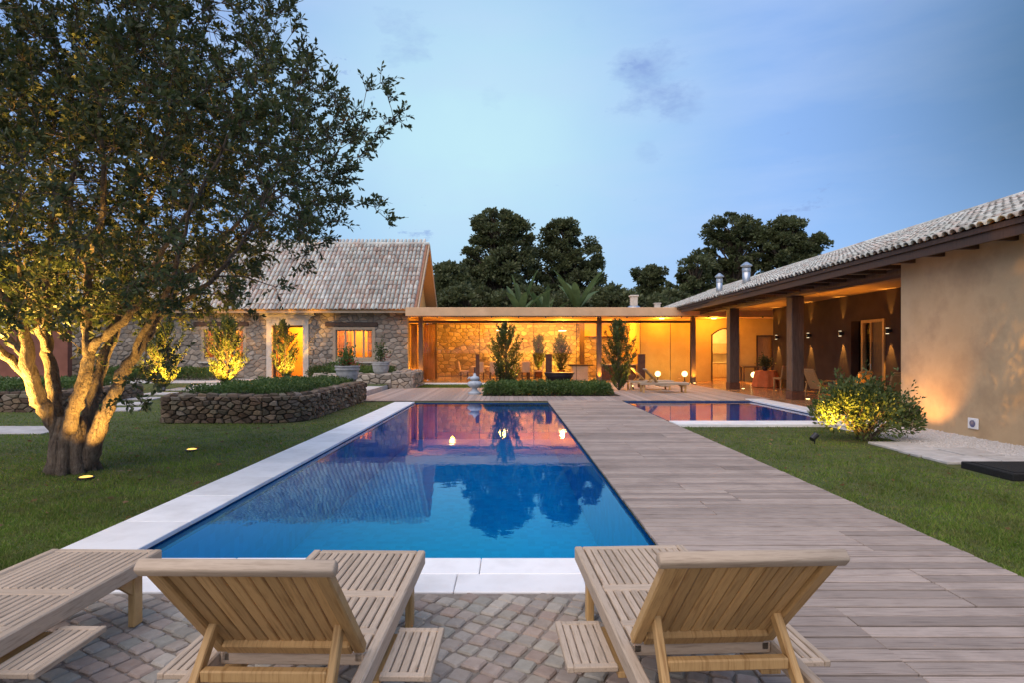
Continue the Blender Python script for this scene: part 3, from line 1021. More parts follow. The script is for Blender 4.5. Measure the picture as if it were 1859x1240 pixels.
# gable and inner shell
RX1 = -4.80
EY, EZ, RY, RZ = 30.15, 3.93, 34.45, 8.12
gm = MB().prism([(HY + .38, 0), (HY + 7.0, 0), (HY + 7.0, EZ + .1), (RY, RZ - .18), (HY + .0, EZ + .55), (HY, WT), (HY + .38, WT)], HX1 - 0.35, HX1, 0)
gm.build('gable_wall', MAT['plaster_ochre'], house, True)
MB().box(HX0, HX0 + .3, HY + .38, HY + 7, 0, WT).build('end_wall', MAT['mortar'], house, True)
MB().box(HX0, HX1 - .36, HY + 3.2, HY + 3.35, HZ - .1, WT).build('room_wall', MAT['plaster_ochre'], house, True)
MB().box(HX0, HX1 - .36, HY + .385, HY + 3.19, 3.70, 3.80).build('room_ceiling', MAT['plaster_ochre'], house, True)
MB().box(HX0, HX1 - .36, HY + .02, HY + 3.19, HZ - .1, HZ + .02).build('room_floor', MAT['terracotta'], house, True)
for px_ in (-13.6, -10.2):
    MB().box(px_ - .06, px_ + .06, HY + .386, HY + 3.19, HZ + .02, 3.70).build('partition', MAT['plaster_ochre'], house, True)
MB().box(HX0, HX1 - .36, HY + 6.7, HY + 7.0, 0, WT).build('rear_wall', MAT['mortar'], house, True)
# roof
S_ = Vector((0, RY - EY, RZ - EZ)); sl = S_.length
S2 = Vector((0, -(RY - EY), RZ - EZ))
RLEN = RX1 - (-24.0)
rm = MB()
nrm = Vector((0, -(RZ - EZ), RY - EY)).normalized()
for (p0, s_) in (((-24.0, EY, EZ), S_), ((-24.0, 2 * RY - EY, EZ), S2)):
    a = Vector(p0); b = a + Vector((RLEN, 0, 0))
    nn = Vector((0, -s_.z, s_.y)).normalized() if s_.y > 0 else Vector((0, s_.z, -s_.y)).normalized()
    vs = [a, b, b + s_, a + s_]; vs += [v - nn * 0.11 for v in vs]
    rm.add(vs, [(0, 1, 2, 3), (7, 6, 5, 4), (0, 4, 5, 1), (1, 5, 6, 2), (2, 6, 7, 3), (3, 7, 4, 0)])
roof = rm.build('roof', MAT['wood_warm'], house, True)
tiled_slope(roof, (-24.0, EY, EZ + .004), (1, 0, 0), S_, RLEN, sl, 0.232, 0.40, key=lambda p: -p.x + 0.35 * p.z * 0)
m = MB()
for i in range(46):
    x0 = -24 + i * .42
    m.tube([(x0, RY, RZ + .02), (min(x0 + .47, RX1 + .02), RY, RZ + .035)], [.125, .105], 10)
m.build('ridge_tiles', MAT['roof_tile'], roof, True)['kind'] = 'stuff'
MB().box(-24, RX1 + .02, EY + .06, EY + .11, EZ - .17, EZ - .02).build('eave_board', MAT['window_wood'], roof, True)
m = MB()
for s_, y0 in ((S_, EY), (S2, 2 * RY - EY)):
    a = Vector((RX1 + .03, y0, EZ - .06)); m.bar(a, a + s_, 0.06, 0.2, (1, 0, 0) if False else (0, -s_.z, s_.y))
m.build('verge_board', MAT['window_wood'], roof, True)
m = MB()
for i in range(24):
    xx = -23.3 + i * .8
    if xx < HX1: m.box(xx, xx + .09, EY + .12, HY - .06, EZ - .10, EZ + .02)
m.build('rafter_tails', MAT['wood_warm'], roof, True)
# doorway: limestone surround with flared head
dx0, dx1, dz1 = -12.70, -11.04, 3.14
door = MB().box(dx0 - .30, dx0, HY - .11, HY + .2, HZ, dz1 + .30, .012).box(dx1, dx1 + .30, HY - .11, HY + .2, HZ, dz1 + .30, .012).box(dx0 - .001, dx1 + .001, HY - .108, HY + .2, dz1, dz1 + .299, .01).build('door_surround', MAT['limestone'], house, True)
for k, (e, h0, h1) in enumerate(((.36, .30, .36), (.43, .36, .43), (.52, .43, .52), (.64, .52, .66))):
    MB().box(dx0 - e, dx1 + e, HY - .13 - .045 * k, HY + .1, dz1 + h0 + .001, dz1 + h1, .012).build('cornice', MAT['limestone'], door, True)
MB().box(dx0 - .4, dx1 + .4, HY - .5, HY + .3, HZ - .02, HZ + .06, .01).build('sill', MAT['limestone'], door, True)
MB().box(dx0, dx0 + .09, HY + .2, HY + .3, HZ + .06, dz1).box(dx1 - .09, dx1, HY + .2, HY + .3, HZ + .06, dz1).box(dx0, dx1, HY + .201, HY + .301, dz1 - .09, dz1).build('frame', MAT['wood_dark'], door, True)
leaf = MB().box(dx0 + .12, dx0 + .17, HY + .3, HY + 1.15, HZ + .07, dz1 - .1).build('door_leaf', MAT['wood_warm'], house, True)
MB().box(dx0 + .17, dx0 + .185, HY + .42, HY + 1.0, HZ + .3, 1.35).box(dx0 + .17, dx0 + .185, HY + .42, HY + 1.0, 1.55, dz1 - .3).build('door_panel', MAT['wood_dark'], leaf, True)
MB().tube([(dx0 + .18, HY + 1.05, 1.25), (dx0 + .24, HY + 1.05, 1.25), (dx0 + .24, HY + .95, 1.25)], .012, 8).build('handle', MAT['metal_black'], leaf, True)


def window(o, lintel=True, surround='limestone', nd=4, muntin_from=3):
    x0, x1, z0, z1 = o
    f = MB().box(x0 - .10, x0 + .06, HY - .06, HY + .16, z0 - .10, z1 + .08, .01).box(x1 - .06, x1 + .10, HY - .06, HY + .16, z0 - .10, z1 + .08, .01) \
        .box(x0 + .06, x1 - .06, HY - .058, HY + .16, z1 - .06, z1 + .078, .01).box(x0 + .06, x1 - .06, HY - .058, HY + .16, z0 - .098, z0 + .06, .01).build('window', MAT['window_wood'], house, True)
    MB().box(x0 - .2, x1 + .2, HY - .14, HY + .1, z0 - .19, z0 - .105, .012).build('sill', MAT['limestone'], f, True)
    w = (x1 - x0 - .12) / nd
    for i in range(nd):
        a = x0 + .06 + i * w
        s = MB()
        for (p, q, r_, t) in ((a + .004, a + .05, z0 + .06, z1 - .06), (a + w - .05, a + w - .004, z0 + .06, z1 - .06)):
            s.box(p, q, HY + .06, HY + .105, r_, t)
        s.box(a + .05, a + w - .05, HY + .061, HY + .104, z0 + .06, z0 + .13).box(a + .05, a + w - .05, HY + .061, HY + .104, z1 - .12, z1 - .06)
        s.build('sash', MAT['window_wood'], f, True)
        if i >= muntin_from or muntin_from == 0:
            mm = MB()
            for k in range(1, 4):
                zz = z0 + .13 + (z1 - z0 - .25) * k / 4; mm.box(a + .05, a + w - .05, HY + .07, HY + .095, zz - .014, zz + .014)
            mm.box(a + w / 2 - .012, a + w / 2 + .012, HY + .072, HY + .093, z0 + .13, z1 - .12)
            mm.build('muntins', MAT['window_wood'], f, True)
        MB().box(a + .05, a + w - .05, HY + .08, HY + .086, z0 + .13, z1 - .12).build('pane', MAT['glass'], f, True)
    # curtain gathered behind
    c = MB(); n = 40
    for side in (0, 1):
        a, b = (x0 + .05, x0 + .75) if side == 0 else (x1 - .45, x1 - .05)
        pts = [(a + (b - a) * k / n, HY + .5 + .04 * math.sin(k * 1.9)) for k in range(n + 1)]
        c.add([(p[0], p[1], z0 - .2) for p in pts] + [(p[0], p[1], z1 + .1) for p in pts], [(k, k + 1, k + n + 2, k + n + 1) for k in range(n)])
    c.build('curtain', MAT['curtain_cloth'], f, True)
    lt = MB().box(x0 - .5, x1 + .24, HY - .12, HY + .2, z1 + .12, z1 + .34, .02).build('lintel', MAT['wood_dark'], f, True)
    return f


window(openings[0]); window(openings[2])
for nm, lb, lx, wt in (('added_room_lamp', 'unseen pendant added to light the doorway of the stone house', -11.5, 260), ('added_room_lamp', 'unseen pendant added to light the window nearest the glazed room', -8.6, 150), ('added_room_lamp', 'unseen pendant added to light the window left of the doorway', -15.3, 150)):
    r_ = root(nm, lb, 'lamp', (lx, HY + 1.9, 3.42))  # added lamps, hung above the openings out of sight to light the rooms
    MB().lathe([(.05, -.16), (.13, -.12), (.16, 0), (.13, .12), (.05, .16)], n=16).build('globe', MAT['lamp_ball'], r_, smooth=True)
    MB().tube([(0, 0, .15), (0, 0, .28)], .01, 6).build('cord', MAT['metal_black'], r_)
    lamp_point(r_, (lx, HY + 1.7, 3.15), wt, WARM, .15)

# reddish wall far left, its pale coping
red = root('garden_wall', 'dull red garden wall seen past the leaning trunk', 'wall', (-31, 28.5, 0.2))
MB().box(-40, -21.7, 28.4, 28.7, 0.0, 2.9).build('wall_body', MAT['plaster_red'], red, True)
MB().box(-40, -21.65, 28.3, 28.8, 2.9, 3.02, .01).build('wall_cap', MAT['limestone'], red, True)
MB().box(-40, -21.65, 28.1, 28.39, 0.15, .42, .01).build('plinth', MAT['limestone'], red, True)

# ------------------------------------------------------------------ stone planters
def stone_box(name, label, x0, x1, y0, y1, zb, zt, rc, su, sv, mat, right_only=False):
    """low dry-stone wall round a bed, rounded front corner on the pool side"""
    t = root(name, label, 'planter', ((x0 + x1) / 2, (y0 + y1) / 2, zb))
    # outline runs: front (x0->x1-rc), arc, right side (y0+rc -> y1)
    pan = []
    zc = zt
    def arc(u):   # u along arc
        a = u / rc
        return x1 - rc + rc * math.sin(a), y0 + rc - rc * math.cos(a), math.sin(a), -math.cos(a)
    fr = lambda u, v, d: (u, y0 - d, v)
    ar = lambda u, v, d: (arc(u)[0] + arc(u)[2] * d, arc(u)[1] + arc(u)[3] * d, v)
    ri = lambda u, v, d: (x1 + d, u, v)
    le = lambda u, v, d: (x0 - d, u, v)
    ba = lambda u, v, d: (u, y1 + d, v)
    L = rc * math.pi / 2
    tp = lambda u, v, d: (u, v, zc + d)
    pan += [(x0, x1 - rc, zb, zc, su, sv, fr), (y0 + rc, y1, zb, zc, su, sv, ri), (y0, y1, zb, zc, su, sv, le), (x0, x1, zb, zc, su, sv, ba)]
    if rc > .05: pan += [(0, L, zb, zc, su, sv, ar)]
    # cap stones
    cw = 0.32
    pan += [(x0, x1 - rc, y0, y0 + cw, su * 1.1, cw, tp), (x1 - cw, x1, y0 + rc, y1, cw, su * 1.1, tp), (x0, x0 + cw, y0 + cw, y1, cw, su * 1.1, tp)]
    if rc > .05:
        tpa = lambda u, v, d: (arc(u)[0] - arc(u)[2] * v, arc(u)[1] - arc(u)[3] * v, zc + d)
        pan += [(0, L, 0, cw, su, cw, tpa)]
    poly = [(x0 + .01, y0 + .01)] + [(arc(k / 8 * L)[0] - .01, arc(k / 8 * L)[1] + .01) for k in range(9)] + [(x1 - .01, y1 - .01), (x0 + .01, y1 - .01)] if rc > .05 else [(x0 + .01, y0 + .01), (x1 - .01, y0 + .01), (x1 - .01, y1 - .01), (x0 + .01, y1 - .01)]
    core = MB().prism(poly, zb - .2, zc - .01, 2).build('wall_core', MAT['mortar_dark'], t, True)
    lay_stones(t, pan, mat, 0.008, 0.06, 300, key=lambda X, Y, Z: Y + (0 if Y < y1 - .05 and X > x0 + .05 else 50), jit=.95)
    return t


stone_box('stone_planter', 'long dark dry-stone planter with rounded corner beside the lawn', -8.40, -5.06, 13.97, 20.3, -0.05, 0.60, 0.9, 0.205, 0.112, 'rubble_dark')
stone_box('stone_planter', 'short dry-stone planter before the stone house by the landing', -9.0, -5.42, 26.5, 28.4, 0.0, 0.62, 0.0, 0.32, 0.2, 'rubble')
stone_box('stone_pier', 'square stone pier at the corner of the glazed room', -5.38, -4.50, 26.5, 29.9, -0.05, 0.70, 0.0, 0.32, 0.2, 'rubble')['category'] = 'pier'
stone_box('stone_planter', 'dark dry-stone planter behind the big tree trunk', -18.0, -13.0, 16.2, 20.5, -0.05, 0.50, 0.0, 0.27, 0.15, 'rubble_dark')

# ------------------------------------------------------------------ glazed garden room
GY = 31.0
pav_ = root('glazed_room', 'flat roofed glazed garden room glowing orange between the two houses', 'building', (1.0, GY, 0))
MB().box(-5.40, 20.0, 30.0, 39.2, 3.585, 4.03, .012).build('roof_slab', MAT['plaster_fascia'], pav_, True)
MB().box(-5.395, 13.69, 30.02, 30.09, 3.545, 3.584).build('drip_edge', MAT['wood_dark'], pav_, True)
MB().box(-5.42, 7.44, 30.7, 38.9, -0.2, 0.03, .01).build('floor', MAT['stone_floor'], pav_, True)
MB().box(-4.45, 4.0, 30.25, 30.69, -0.2, 0.02, .01).build('threshold', MAT['coping'], pav_, True)
bw = MB().box(-5.42, 7.44, 38.6, 38.9, 0.03, 3.58).build('back_wall', MAT['mortar'], pav_, True)
lay_stones(bw, [(-5.4, 7.42, 0.05, 3.56, 0.40, 0.26, lambda u, v, d: (u, 38.6 - d, v))], 'rubble_pale', 0.014, 0.055, 0)
MB().box(4.75, 7.43, 37.9, 38.2, 2.75, 3.583).build('bulkhead', MAT['plaster_ochre'], pav_, True)
MB().box(7.45, 7.65, 33.3, 38.9, 0.0, 3.583).build('side_wall', MAT['plaster_ochre'], pav_, True)
# ochre front wall with arched doorway
ax0, ax1, az0, az1 = 11.50, 13.05, 2.70, 3.08
arch = [(ax0 + (ax1 - ax0) * k / 10, az0 + (az1 - az0) * math.sin(math.pi * k / 10)) for k in range(11)]
ow = MB().box(7.45, ax0, 33.0, 33.3, 0.0, 3.583).box(ax1, 14.15, 33.0, 33.3, 0, 3.583).box(14.95, 20, 33.0, 33.3, 0, 3.583).box(14.15, 14.95, 33.0, 33.3, 2.6, 3.583)
ow.prism([(ax0, 3.583)] + arch + [(ax1, 3.583)], 33.0, 33.3, 1)
ow.build('ochre_wall', MAT['plaster_ochre'], pav_, True)
fr = MB()
for a, b in zip(arch, arch[1:]): fr.bar((a[0], 32.98, a[1] - .03), (b[0], 32.98, b[1] - .03), .10, .07, (0, 0, 1))
fr.box(ax0, ax0 + .07, 32.93, 33.1, 0.0, az0).box(ax1 - .07, ax1, 32.93, 33.1, 0, az0)
fr.build('arch_frame', MAT['wood_dark'], pav_, True)
d2 = MB().box(14.15, 14.95, 33.1, 33.16, 0, 2.6).build('door_leaf', MAT['wood_warm'], pav_, True)
MB().box(14.08, 14.15, 32.95, 33.1, 0, 2.67).box(14.95, 15.02, 32.95, 33.1, 0, 2.67).box(14.15, 14.95, 32.95, 33.1, 2.6, 2.67).build('door_frame', MAT['wood_dark'], pav_, True)
# room behind the arch
kr = MB().box(10.2, 14.0, 37.0, 37.2, 0, 3.58).box(10.0, 10.2, 33.31, 37.0, 0, 3.58).box(14.0, 14.1, 33.31, 37, 0, 3.58)
kr.build('inner_room', MAT['plaster_white'], pav_, True)
MB().box(10.2, 14.0, 33.31, 37, -.1, 0.02).build('inner_floor', MAT['terracotta'], pav_, True)
cb = root('kitchen_cupboard', 'pale cupboard and worktop seen through the arched doorway', 'cupboard', (12.2, 36.7, 0))
MB().box(11.2, 13.8, 36.4, 36.98, 0.03, .95, .01).build('body', MAT['window_wood'], cb, True)
MB().box(11.15, 13.85, 36.35, 36.99, .95, 1.0, .008).build('worktop', MAT['limestone'], cb, True)
for k in range(4): MB().box(11.25 + k * .64, 11.83 + k * .64, 36.38, 36.40, .1, .9).build('door', MAT['window_wood'], cb, True)
MB().box(12.0, 13.8, 36.6, 36.98, 1.55, 2.2, .01).build('wall_unit', MAT['window_wood'], cb, True)

# timber posts, header, glass
for cx in (-4.75, 4.80, 9.83):
    p = MB().box(cx - .12, cx + .12, GY - .12, GY + .12, 0.0, 3.583, .012).build('post', MAT['wood_post'], pav_, True)
    MB().box(cx - .15, cx + .15, GY - .15, GY + .15, 0.0, .06, .008).build('post_foot', MAT['metal_black'], p, True)
for a, b in ((-5.40, -4.87), (-4.63, 4.68), (4.92, 9.71)):
    MB().box(a, b, GY - .07, GY + .07, 3.27, 3.40, .008).build('header_beam', MAT['wood_dark'], pav_, True)
gxs = [-4.62, -1.62, 1.3, 3.58, 4.67], [4.93, 7.0, 8.62, 9.70]
for run in gxs:
    for a, b in zip(run, run[1:]):
        o = MB().box(a + .012, b - .012, GY - .006, GY + .006, 0.035, 3.268).build('pane', MAT['glass'], pav_, True)
        MB().box(b - .012, b + .012, GY - .012, GY + .012, 0.035, 3.268).build('joint', MAT['metal_black'], o, True)
for cx, cy in ((4.55, 36.3), (-4.65, 36.0)):
    MB().box(cx - .14, cx + .14, cy - .14, cy + .14, 0.03, 3.583, .01).build('inner_post', MAT['wood_post'], pav_, True)
for k in range(40):
    xx = -5.2 + k * .47
    if k % 3 == 0: MB().box(xx, xx + .06, 30.03, 30.12, 3.49, 3.545).build('hook', MAT['metal_black'], pav_, True)


def curtain(name, label, x0, x1, y, z0, z1):
    c = root(name, label, 'curtain', ((x0 + x1) / 2, y, z0)); n = 60
    pts = [(x0 + (x1 - x0) * k / n, y + .07 * math.sin(k * .95) + .03 * math.sin(k * 2.3)) for k in range(n + 1)]
    MB().add([(p[0], p[1], z0) for p in pts] + [(p[0], p[1], z1) for p in pts], [(k, k + 1, k + n + 2, k + n + 1) for k in range(n)]).build('drape', MAT['curtain_cloth'], c, True, True)
    MB().tube([(x0 - .1, y, z1 + .02), (x1 + .1, y, z1 + .02)], .02, 8).build('rail', MAT['metal_black'], c, True)


curtain('curtain', 'ochre curtain hanging inside the glazed room by the stone house', -5.2, -4.3, 33.4, .06, 3.3)
curtain('curtain', 'narrow brown drape at the very corner of the stone house', -5.36, -5.02, 31.5, .06, 3.2)


def ceiling_lamp(label, x, y, z, w, r=.22, spot=False, col=WARM, drop=0.0):
    top = z; z = z - drop
    t = root('ceiling_lamp', label, 'lamp', (x, y, z), group='ceiling lamps of the glazed room')
    MB().lathe([(r * .2, -.05), (r * .9, -.045), (r, -.02)], n=20).build('diffuser', MAT['lamp_warm'], t, smooth=True)
    MB().lathe([(r, -.02), (r * 1.12, -.015), (r * 1.12, 0)], n=20).build('rim', MAT['metal_black'], t)
    if drop: MB().tube([(0, 0, 0), (0, 0, drop - .002)], .012, 6).build('cord', MAT['metal_black'], t)
    lamp_point(t, (x, y, z - .12 if not drop else z + .16), w, col, r * .5)


ceiling_lamp('ceiling lamp of the glazed room above the dining table', -.4, 35.6, 3.583, 430, .42, drop=.5)
ceiling_lamp('ceiling lamp of the glazed room nearest its curtains', -3.4, 34.4, 3.583, 40, .2)
ceiling_lamp('ceiling lamp of the glazed room above the kitchen island', 3.2, 35.0, 3.583, 330, .25, drop=.55)
ceiling_lamp('ceiling lamp of the glazed room above the bar counter', 6.2, 35.2, 3.583, 200, .22)
ceiling_lamp('ceiling lamp beside the ochre wall right of the glass', 8.4, 31.9, 3.583, 75, .14)
ceiling_lamp('ceiling lamp in front of the arched doorway', 11.2, 31.7, 3.583, 85, .14)
ceiling_lamp('ceiling lamp in the room behind the arched doorway', 12.0, 35.2, 3.583, 260, .3, col=WARM2)


def floor_uplight(label, x, y, z, target, w, cone=70, col=WARM, r=.08, name='floor_uplight', on=True):
    t = root(name, label, 'light', (x, y, z), group='uplights set in the floor')
    MB().lathe([(r * 1.25, -.02), (r * 1.25, .008), (r, .012)], n=16).build('rim', MAT['metal_black'], t)
    MB().lathe([(r, .011), (r * .6, .016), (.001, .017)], n=16).build('lens', MAT['lamp_warm'], t)
    lamp_spot(t, (x, y, z + .05), target, w, cone, .7, col, .03)


floor_uplight('floor uplight at the foot of the post by the stone house', -4.75, 30.72, 0.02, (-4.75, 30.9, 3.5), 374, 60)
floor_uplight('floor uplight against the inner corner of the stone house', -5.15, 31.3, 0.03, (-5.2, 31.5, 3.5), 264, 70)
floor_uplight('floor uplight at the foot of the post behind the hedge', 4.80, 30.72, 0.02, (4.8, 30.92, 3.5), 374, 60)
floor_uplight('floor uplight at the foot of the post beside the ochre wall', 9.83, 30.72, 0.0, (9.83, 30.92, 3.5), 330, 60)


def ball_lamp(label, x, y, w):
    t = root('ball_lamp', label, 'lamp', (x, y, 0), group='ball lamps along the ochre wall')
    n = 10
    MB().lathe([(.16 * math.sin(math.pi * k / n) + .001, .44 - .16 * math.cos(math.pi * k / n)) for k in range(n + 1)], n=20).build('globe', MAT['lamp_ball'], t, smooth=True)
    MB().lathe([(.09, 0), (.09, .03), (.03, .06), (.03, .27)], n=12).build('stand', MAT['metal_black'], t)
    lamp_point(t, (x, y - .25, .5), w, WARM2, .15)


ball_lamp('glowing ball lamp near the brown pillar before the ochre wall', 8.28, 32.3, 14)
ball_lamp('glowing ball lamp beside the timber post before the ochre wall', 9.75, 32.2, 14)
ball_lamp('glowing ball lamp under the porch by the orange cloth', 13.1, 31.0, 22)

# ------------------------------------------------------------------ furniture of the glazed room
tb = root('dining_table', 'long dining table with pale cloth in the glazed room', 'table', (-.5, 35.2, .03))
MB().box(-2.3, 1.3, 34.7, 35.7, .74, .79, .01).build('top', MAT['cloth_white'], tb, True)
for sx in (-2.1, 1.1):
    for sy in (34.85, 35.55): MB().box(sx - .05, sx + .05, sy - .05, sy + .05, .03, .74).build('leg', MAT['wood_dark'], tb, True)


def dining_chair(label, x, y, rz, group='dining chairs of the glazed room', mat='cushion', z=.03, lm='wood_dark'):
    t = root('dining_chair', label, 'chair', (x, y, z), rz, group)
    MB().box(-.25, .25, -.25, .25, .42, .52, .03).build('seat', MAT[mat], t)
    MB().bar((0, -.24, .50), (0, -.34, 1.05), .48, .07, (0, 1, 0), .025).build('backrest', MAT[mat], t)
    for sx in (-.2, .2):
        for sy in (-.2, .2): MB().bar((sx, sy, 0), (sx, sy, .43), .05, .05, (0, 1, 0)).build('leg', MAT[lm], t)
    return t


for lb, x, y, rz in (('upholstered dining chair at the curtain end of the table', -2.75, 35.1, -math.pi / 2), ('upholstered dining chair backing onto the thin brown pillar', -1.75, 34.35, 0), ('upholstered dining chair between the thin pillar and the dark conifer', -.95, 34.35, .1),
                     ('upholstered dining chair half hidden by the dark conifer', .05, 34.35, -.05), ('upholstered dining chair nearest the middle brown pillar', .95, 34.35, 0.08), ('upholstered dining chair at the island end of the table', 1.75, 35.2, math.pi / 2), ('upholstered dining chair across the table near the stone wall', 1.0, 36.1, math.pi)):
    dining_chair(lb, x, y, rz)
isl = root('kitchen_island', 'pale kitchen island with dark worktop in the glazed room', 'counter', (4.0, 33.6, .03))
MB().box(3.65, 4.55, 33.4, 34.3, .03, .86, .01).build('body', MAT['cushion'], isl, True)
MB().box(3.45, 4.85, 33.3, 34.4, .86, .93, .01).build('worktop', MAT['wood_dark'], isl, True)
bar = root('bar_counter', 'brown timber bar counter with pale top behind the second conifer', 'counter', (6.3, 33.6, .03))
MB().box(5.25, 7.3, 33.3, 33.9, .03, .90, .01).build('body', MAT['wood_dark'], bar, True)
MB().box(5.2, 7.35, 33.22, 33.98, .90, .96, .01).build('top', MAT['limestone'], bar, True)
for k in range(4): MB().box(5.32 + k * .5, 5.76 + k * .5, 33.28, 33.30, .12, .84, .005).build('panel', MAT['corten'], bar, True)
pic = root('wall_picture', 'small dark framed picture on the wall behind the arched door', 'picture', (12.5, 36.95, 2.6))
MB().box(12.2, 12.8, 36.93, 36.98, 2.45, 2.95, .01).build('frame', MAT['wood_dark'], pic, True)
MB().box(12.26, 12.74, 36.92, 36.93, 2.51, 2.89).build('sheet', MAT['cloth_white'], pic, True)

# ------------------------------------------------------------------ the long house with its porch
VX, VB = 9.34, 12.9
lh = root('long_house', 'long plastered house with low tiled roof and open porch', 'house', (11, 14, 0))
MB().box(VX, VX + .35, 1.0, 13.8, -.2, 4.12).build('wall', MAT['plaster_wall'], lh, True)
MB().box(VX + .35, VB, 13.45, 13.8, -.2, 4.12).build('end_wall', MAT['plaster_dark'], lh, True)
ch = [(19.85, 21.15), (21.2, 21.85)]
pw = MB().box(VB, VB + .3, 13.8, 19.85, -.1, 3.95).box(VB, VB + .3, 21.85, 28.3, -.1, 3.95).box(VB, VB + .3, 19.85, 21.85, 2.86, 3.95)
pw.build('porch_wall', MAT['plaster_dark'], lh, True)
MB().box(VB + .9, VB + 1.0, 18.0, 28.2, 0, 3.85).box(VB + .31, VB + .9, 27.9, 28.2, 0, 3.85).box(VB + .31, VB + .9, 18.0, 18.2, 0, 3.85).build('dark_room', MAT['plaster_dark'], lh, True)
dr = MB().box(VB - .05, VB + .12, 19.85, 19.95, 0, 2.86).box(VB - .05, VB + .12, 21.05, 21.15, 0, 2.86).box(VB - .049, VB + .12, 19.95, 21.05, 2.76, 2.86).build('porch_door', MAT['wood_warm'], lh, True)
MB().box(VB + .03, VB + .08, 19.95, 20.62, 0, 2.76).build('door_leaf', MAT['wood_dark'], dr, True)
MB().box(VB - .02, VB + .05, 20.62, 20.68, 0, 2.76).build('mullion', MAT['wood_warm'], dr, True)
MB().box(VB + .04, VB + .05, 20.68, 21.05, .1, 2.7).build('pane', MAT['glass'], dr, True)
MB().tube([(VB - .06, 20.55, 1.05), (VB - .06, 20.55, 1.25)], .015, 8).build('handle', MAT['galvanised'], dr, True)
floorv = MB().box(9.05, 20, 13.85, 20.6, -.2, -.006).box(9.31, 20, 20.6, 33.3, -.2, -.006).build('porch_floor', MAT['grout'], lh, True)
tv = {}
for i in range(27):
    for j in range(9):
        x0, y0 = 9.36 + j * .42, 20.65 + i * .46
        if 'q' not in tv:
            o = MB().box(0, .412, 0, .452, -.02, 0.0, .003); me = bpy.data.meshes.new('floor_tile'); me.from_pydata(o.v, [], o.f); me.materials.append(MAT['terracotta']); tv['q'] = me
        o = link('floor_tile', tv['q'], floorv); o.location = Vector((x0, y0, rng.uniform(0, .001))) - OFF[lh.name]
nt_ = MB()
for i in range(15):
    for j in range(9): nt_.box(9.1 + j * .42, 9.51 + j * .42, 13.86 + i * .448, 14.305 + i * .448, -.02, .001, .003)
for i in range(27):
    for j in range(9, 26): nt_.box(9.36 + j * .42, 9.772 + j * .42, 20.65 + i * .46, 21.102 + i * .46, -.02, .001, .003)
nt_.build('tile_bed', MAT['terracotta'], floorv, True)['kind'] = 'stuff'
ceil = MB().box(VX + .02, 20, 13.8, 29.98, 3.86, 3.90).build('porch_ceiling', MAT['wood_ceiling'], lh, True)
for k in range(17):
    x0 = VX + .03 + k * .21
    MB().box(x0, x0 + .2, 13.81, 29.97, 3.84, 3.859, .004).build('plank', MAT['wood_ceiling'], ceil, True)
MB().box(9.87, 10.29, 13.81, 29.95, 3.66, 3.838, .01).build('beam', MAT['wood_post'], lh, True)
for y0 in (20.2, 25.9):
    p = MB().box(9.87, 10.29, y0, y0 + .42, .30, 3.659, .014).build('post', MAT['wood_post'], lh, True)
    MB().box(9.85, 10.31, y0 - .02, y0 + .44, 0.0, .30, .01).build('plinth', MAT['corten'], p, True)
# roof
ex, ez, rx, s_ = 8.70, 4.0, 14.0, 0.366
rz_ = ez + (rx - ex) * s_
rm = MB()
Y0R, Y1R = 3.0, 41.0
rm.prism([(ex, ez), (rx, rz_), (2 * rx - ex, ez), (2 * rx - ex, ez - .1), (rx, rz_ - .1), (ex, ez - .1)], Y0R, Y1R, 1)
roof2 = rm.build('roof', MAT['wood_dark'], lh, True)
tiled_slope(roof2, (ex, Y0R, ez + .004), (0, 1, 0), (1, 0, s_), Y1R - Y0R, math.hypot(rx - ex, rz_ - ez), 0.22, 0.40,
            key=lambda p: (0 if p.y > 9.0 else 100) + p.y + 1.6 * max(0, p.x - 8.7))
m = MB()
for i in range(90):
    y0 = Y0R + i * .42; m.tube([(rx, y0, rz_ + .02), (rx, y0 + .47, rz_ + .035)], [.125, .105], 10)
m.build('ridge_tiles', MAT['roof_tile'], roof2, True)['kind'] = 'stuff'
MB().box(ex + .05, ex + .11, Y0R, 29.5, 3.72, 3.90).build('eave_board', MAT['wood_dark'], roof2, True)
MB().box(ex + .111, VX, Y0R, 13.8, 3.86, 3.895).build('soffit', MAT['wood_ceiling'], roof2, True)
MB().box(ex + .111, VX + .02, 13.8, 29.98, 3.862, 3.896).build('soffit', MAT['wood_ceiling'], roof2, True)
for k in range(30):
    yy = 3.4 + k * .9
    if yy < 29.5: MB().box(ex + .115, VX - .002 if yy < 13.8 else VX + .5, yy, yy + .1, 3.75, 3.86).build('rafter_tail', MAT['wood_dark'], roof2, True)

for lb, yy in (('black up-and-down wall sconce nearest the plaster corner', 19.55), ('black up-and-down wall sconce between the porch door and the near post', 22.35), ('black up-and-down wall sconce just behind the near porch post', 24.75), ('black up-and-down wall sconce nearest the far porch post', 27.7)):
    t = root('wall_sconce', lb, 'sconce', (VB, yy, 2.42), group='wall sconces under the porch')
    MB().tube([(VB - .13, yy, 2.33), (VB - .13, yy, 2.51)], .055, 14).build('cylinder', MAT['metal_black'], t, True)
    MB().box(VB - .09, VB - .001, yy - .05, yy + .05, 2.37, 2.47, .006).build('bracket', MAT['metal_black'], t, True)
    MB().tube([(VB - .13, yy, 2.322), (VB - .13, yy, 2.329)], .05, 14).build('lens', MAT['lamp_white'], t, True)
    MB().tube([(VB - .13, yy, 2.511), (VB - .13, yy, 2.518)], .05, 14).build('lens', MAT['lamp_white'], t, True)
    lamp_spot(t, (VB - .13, yy, 2.30), (VB - .07, yy, 0), 190, 36, .25, WARM2, .02)
    lamp_spot(t, (VB - .13, yy, 2.54), (VB - .07, yy, 5), 90, 30, .25, WARM2, .02)
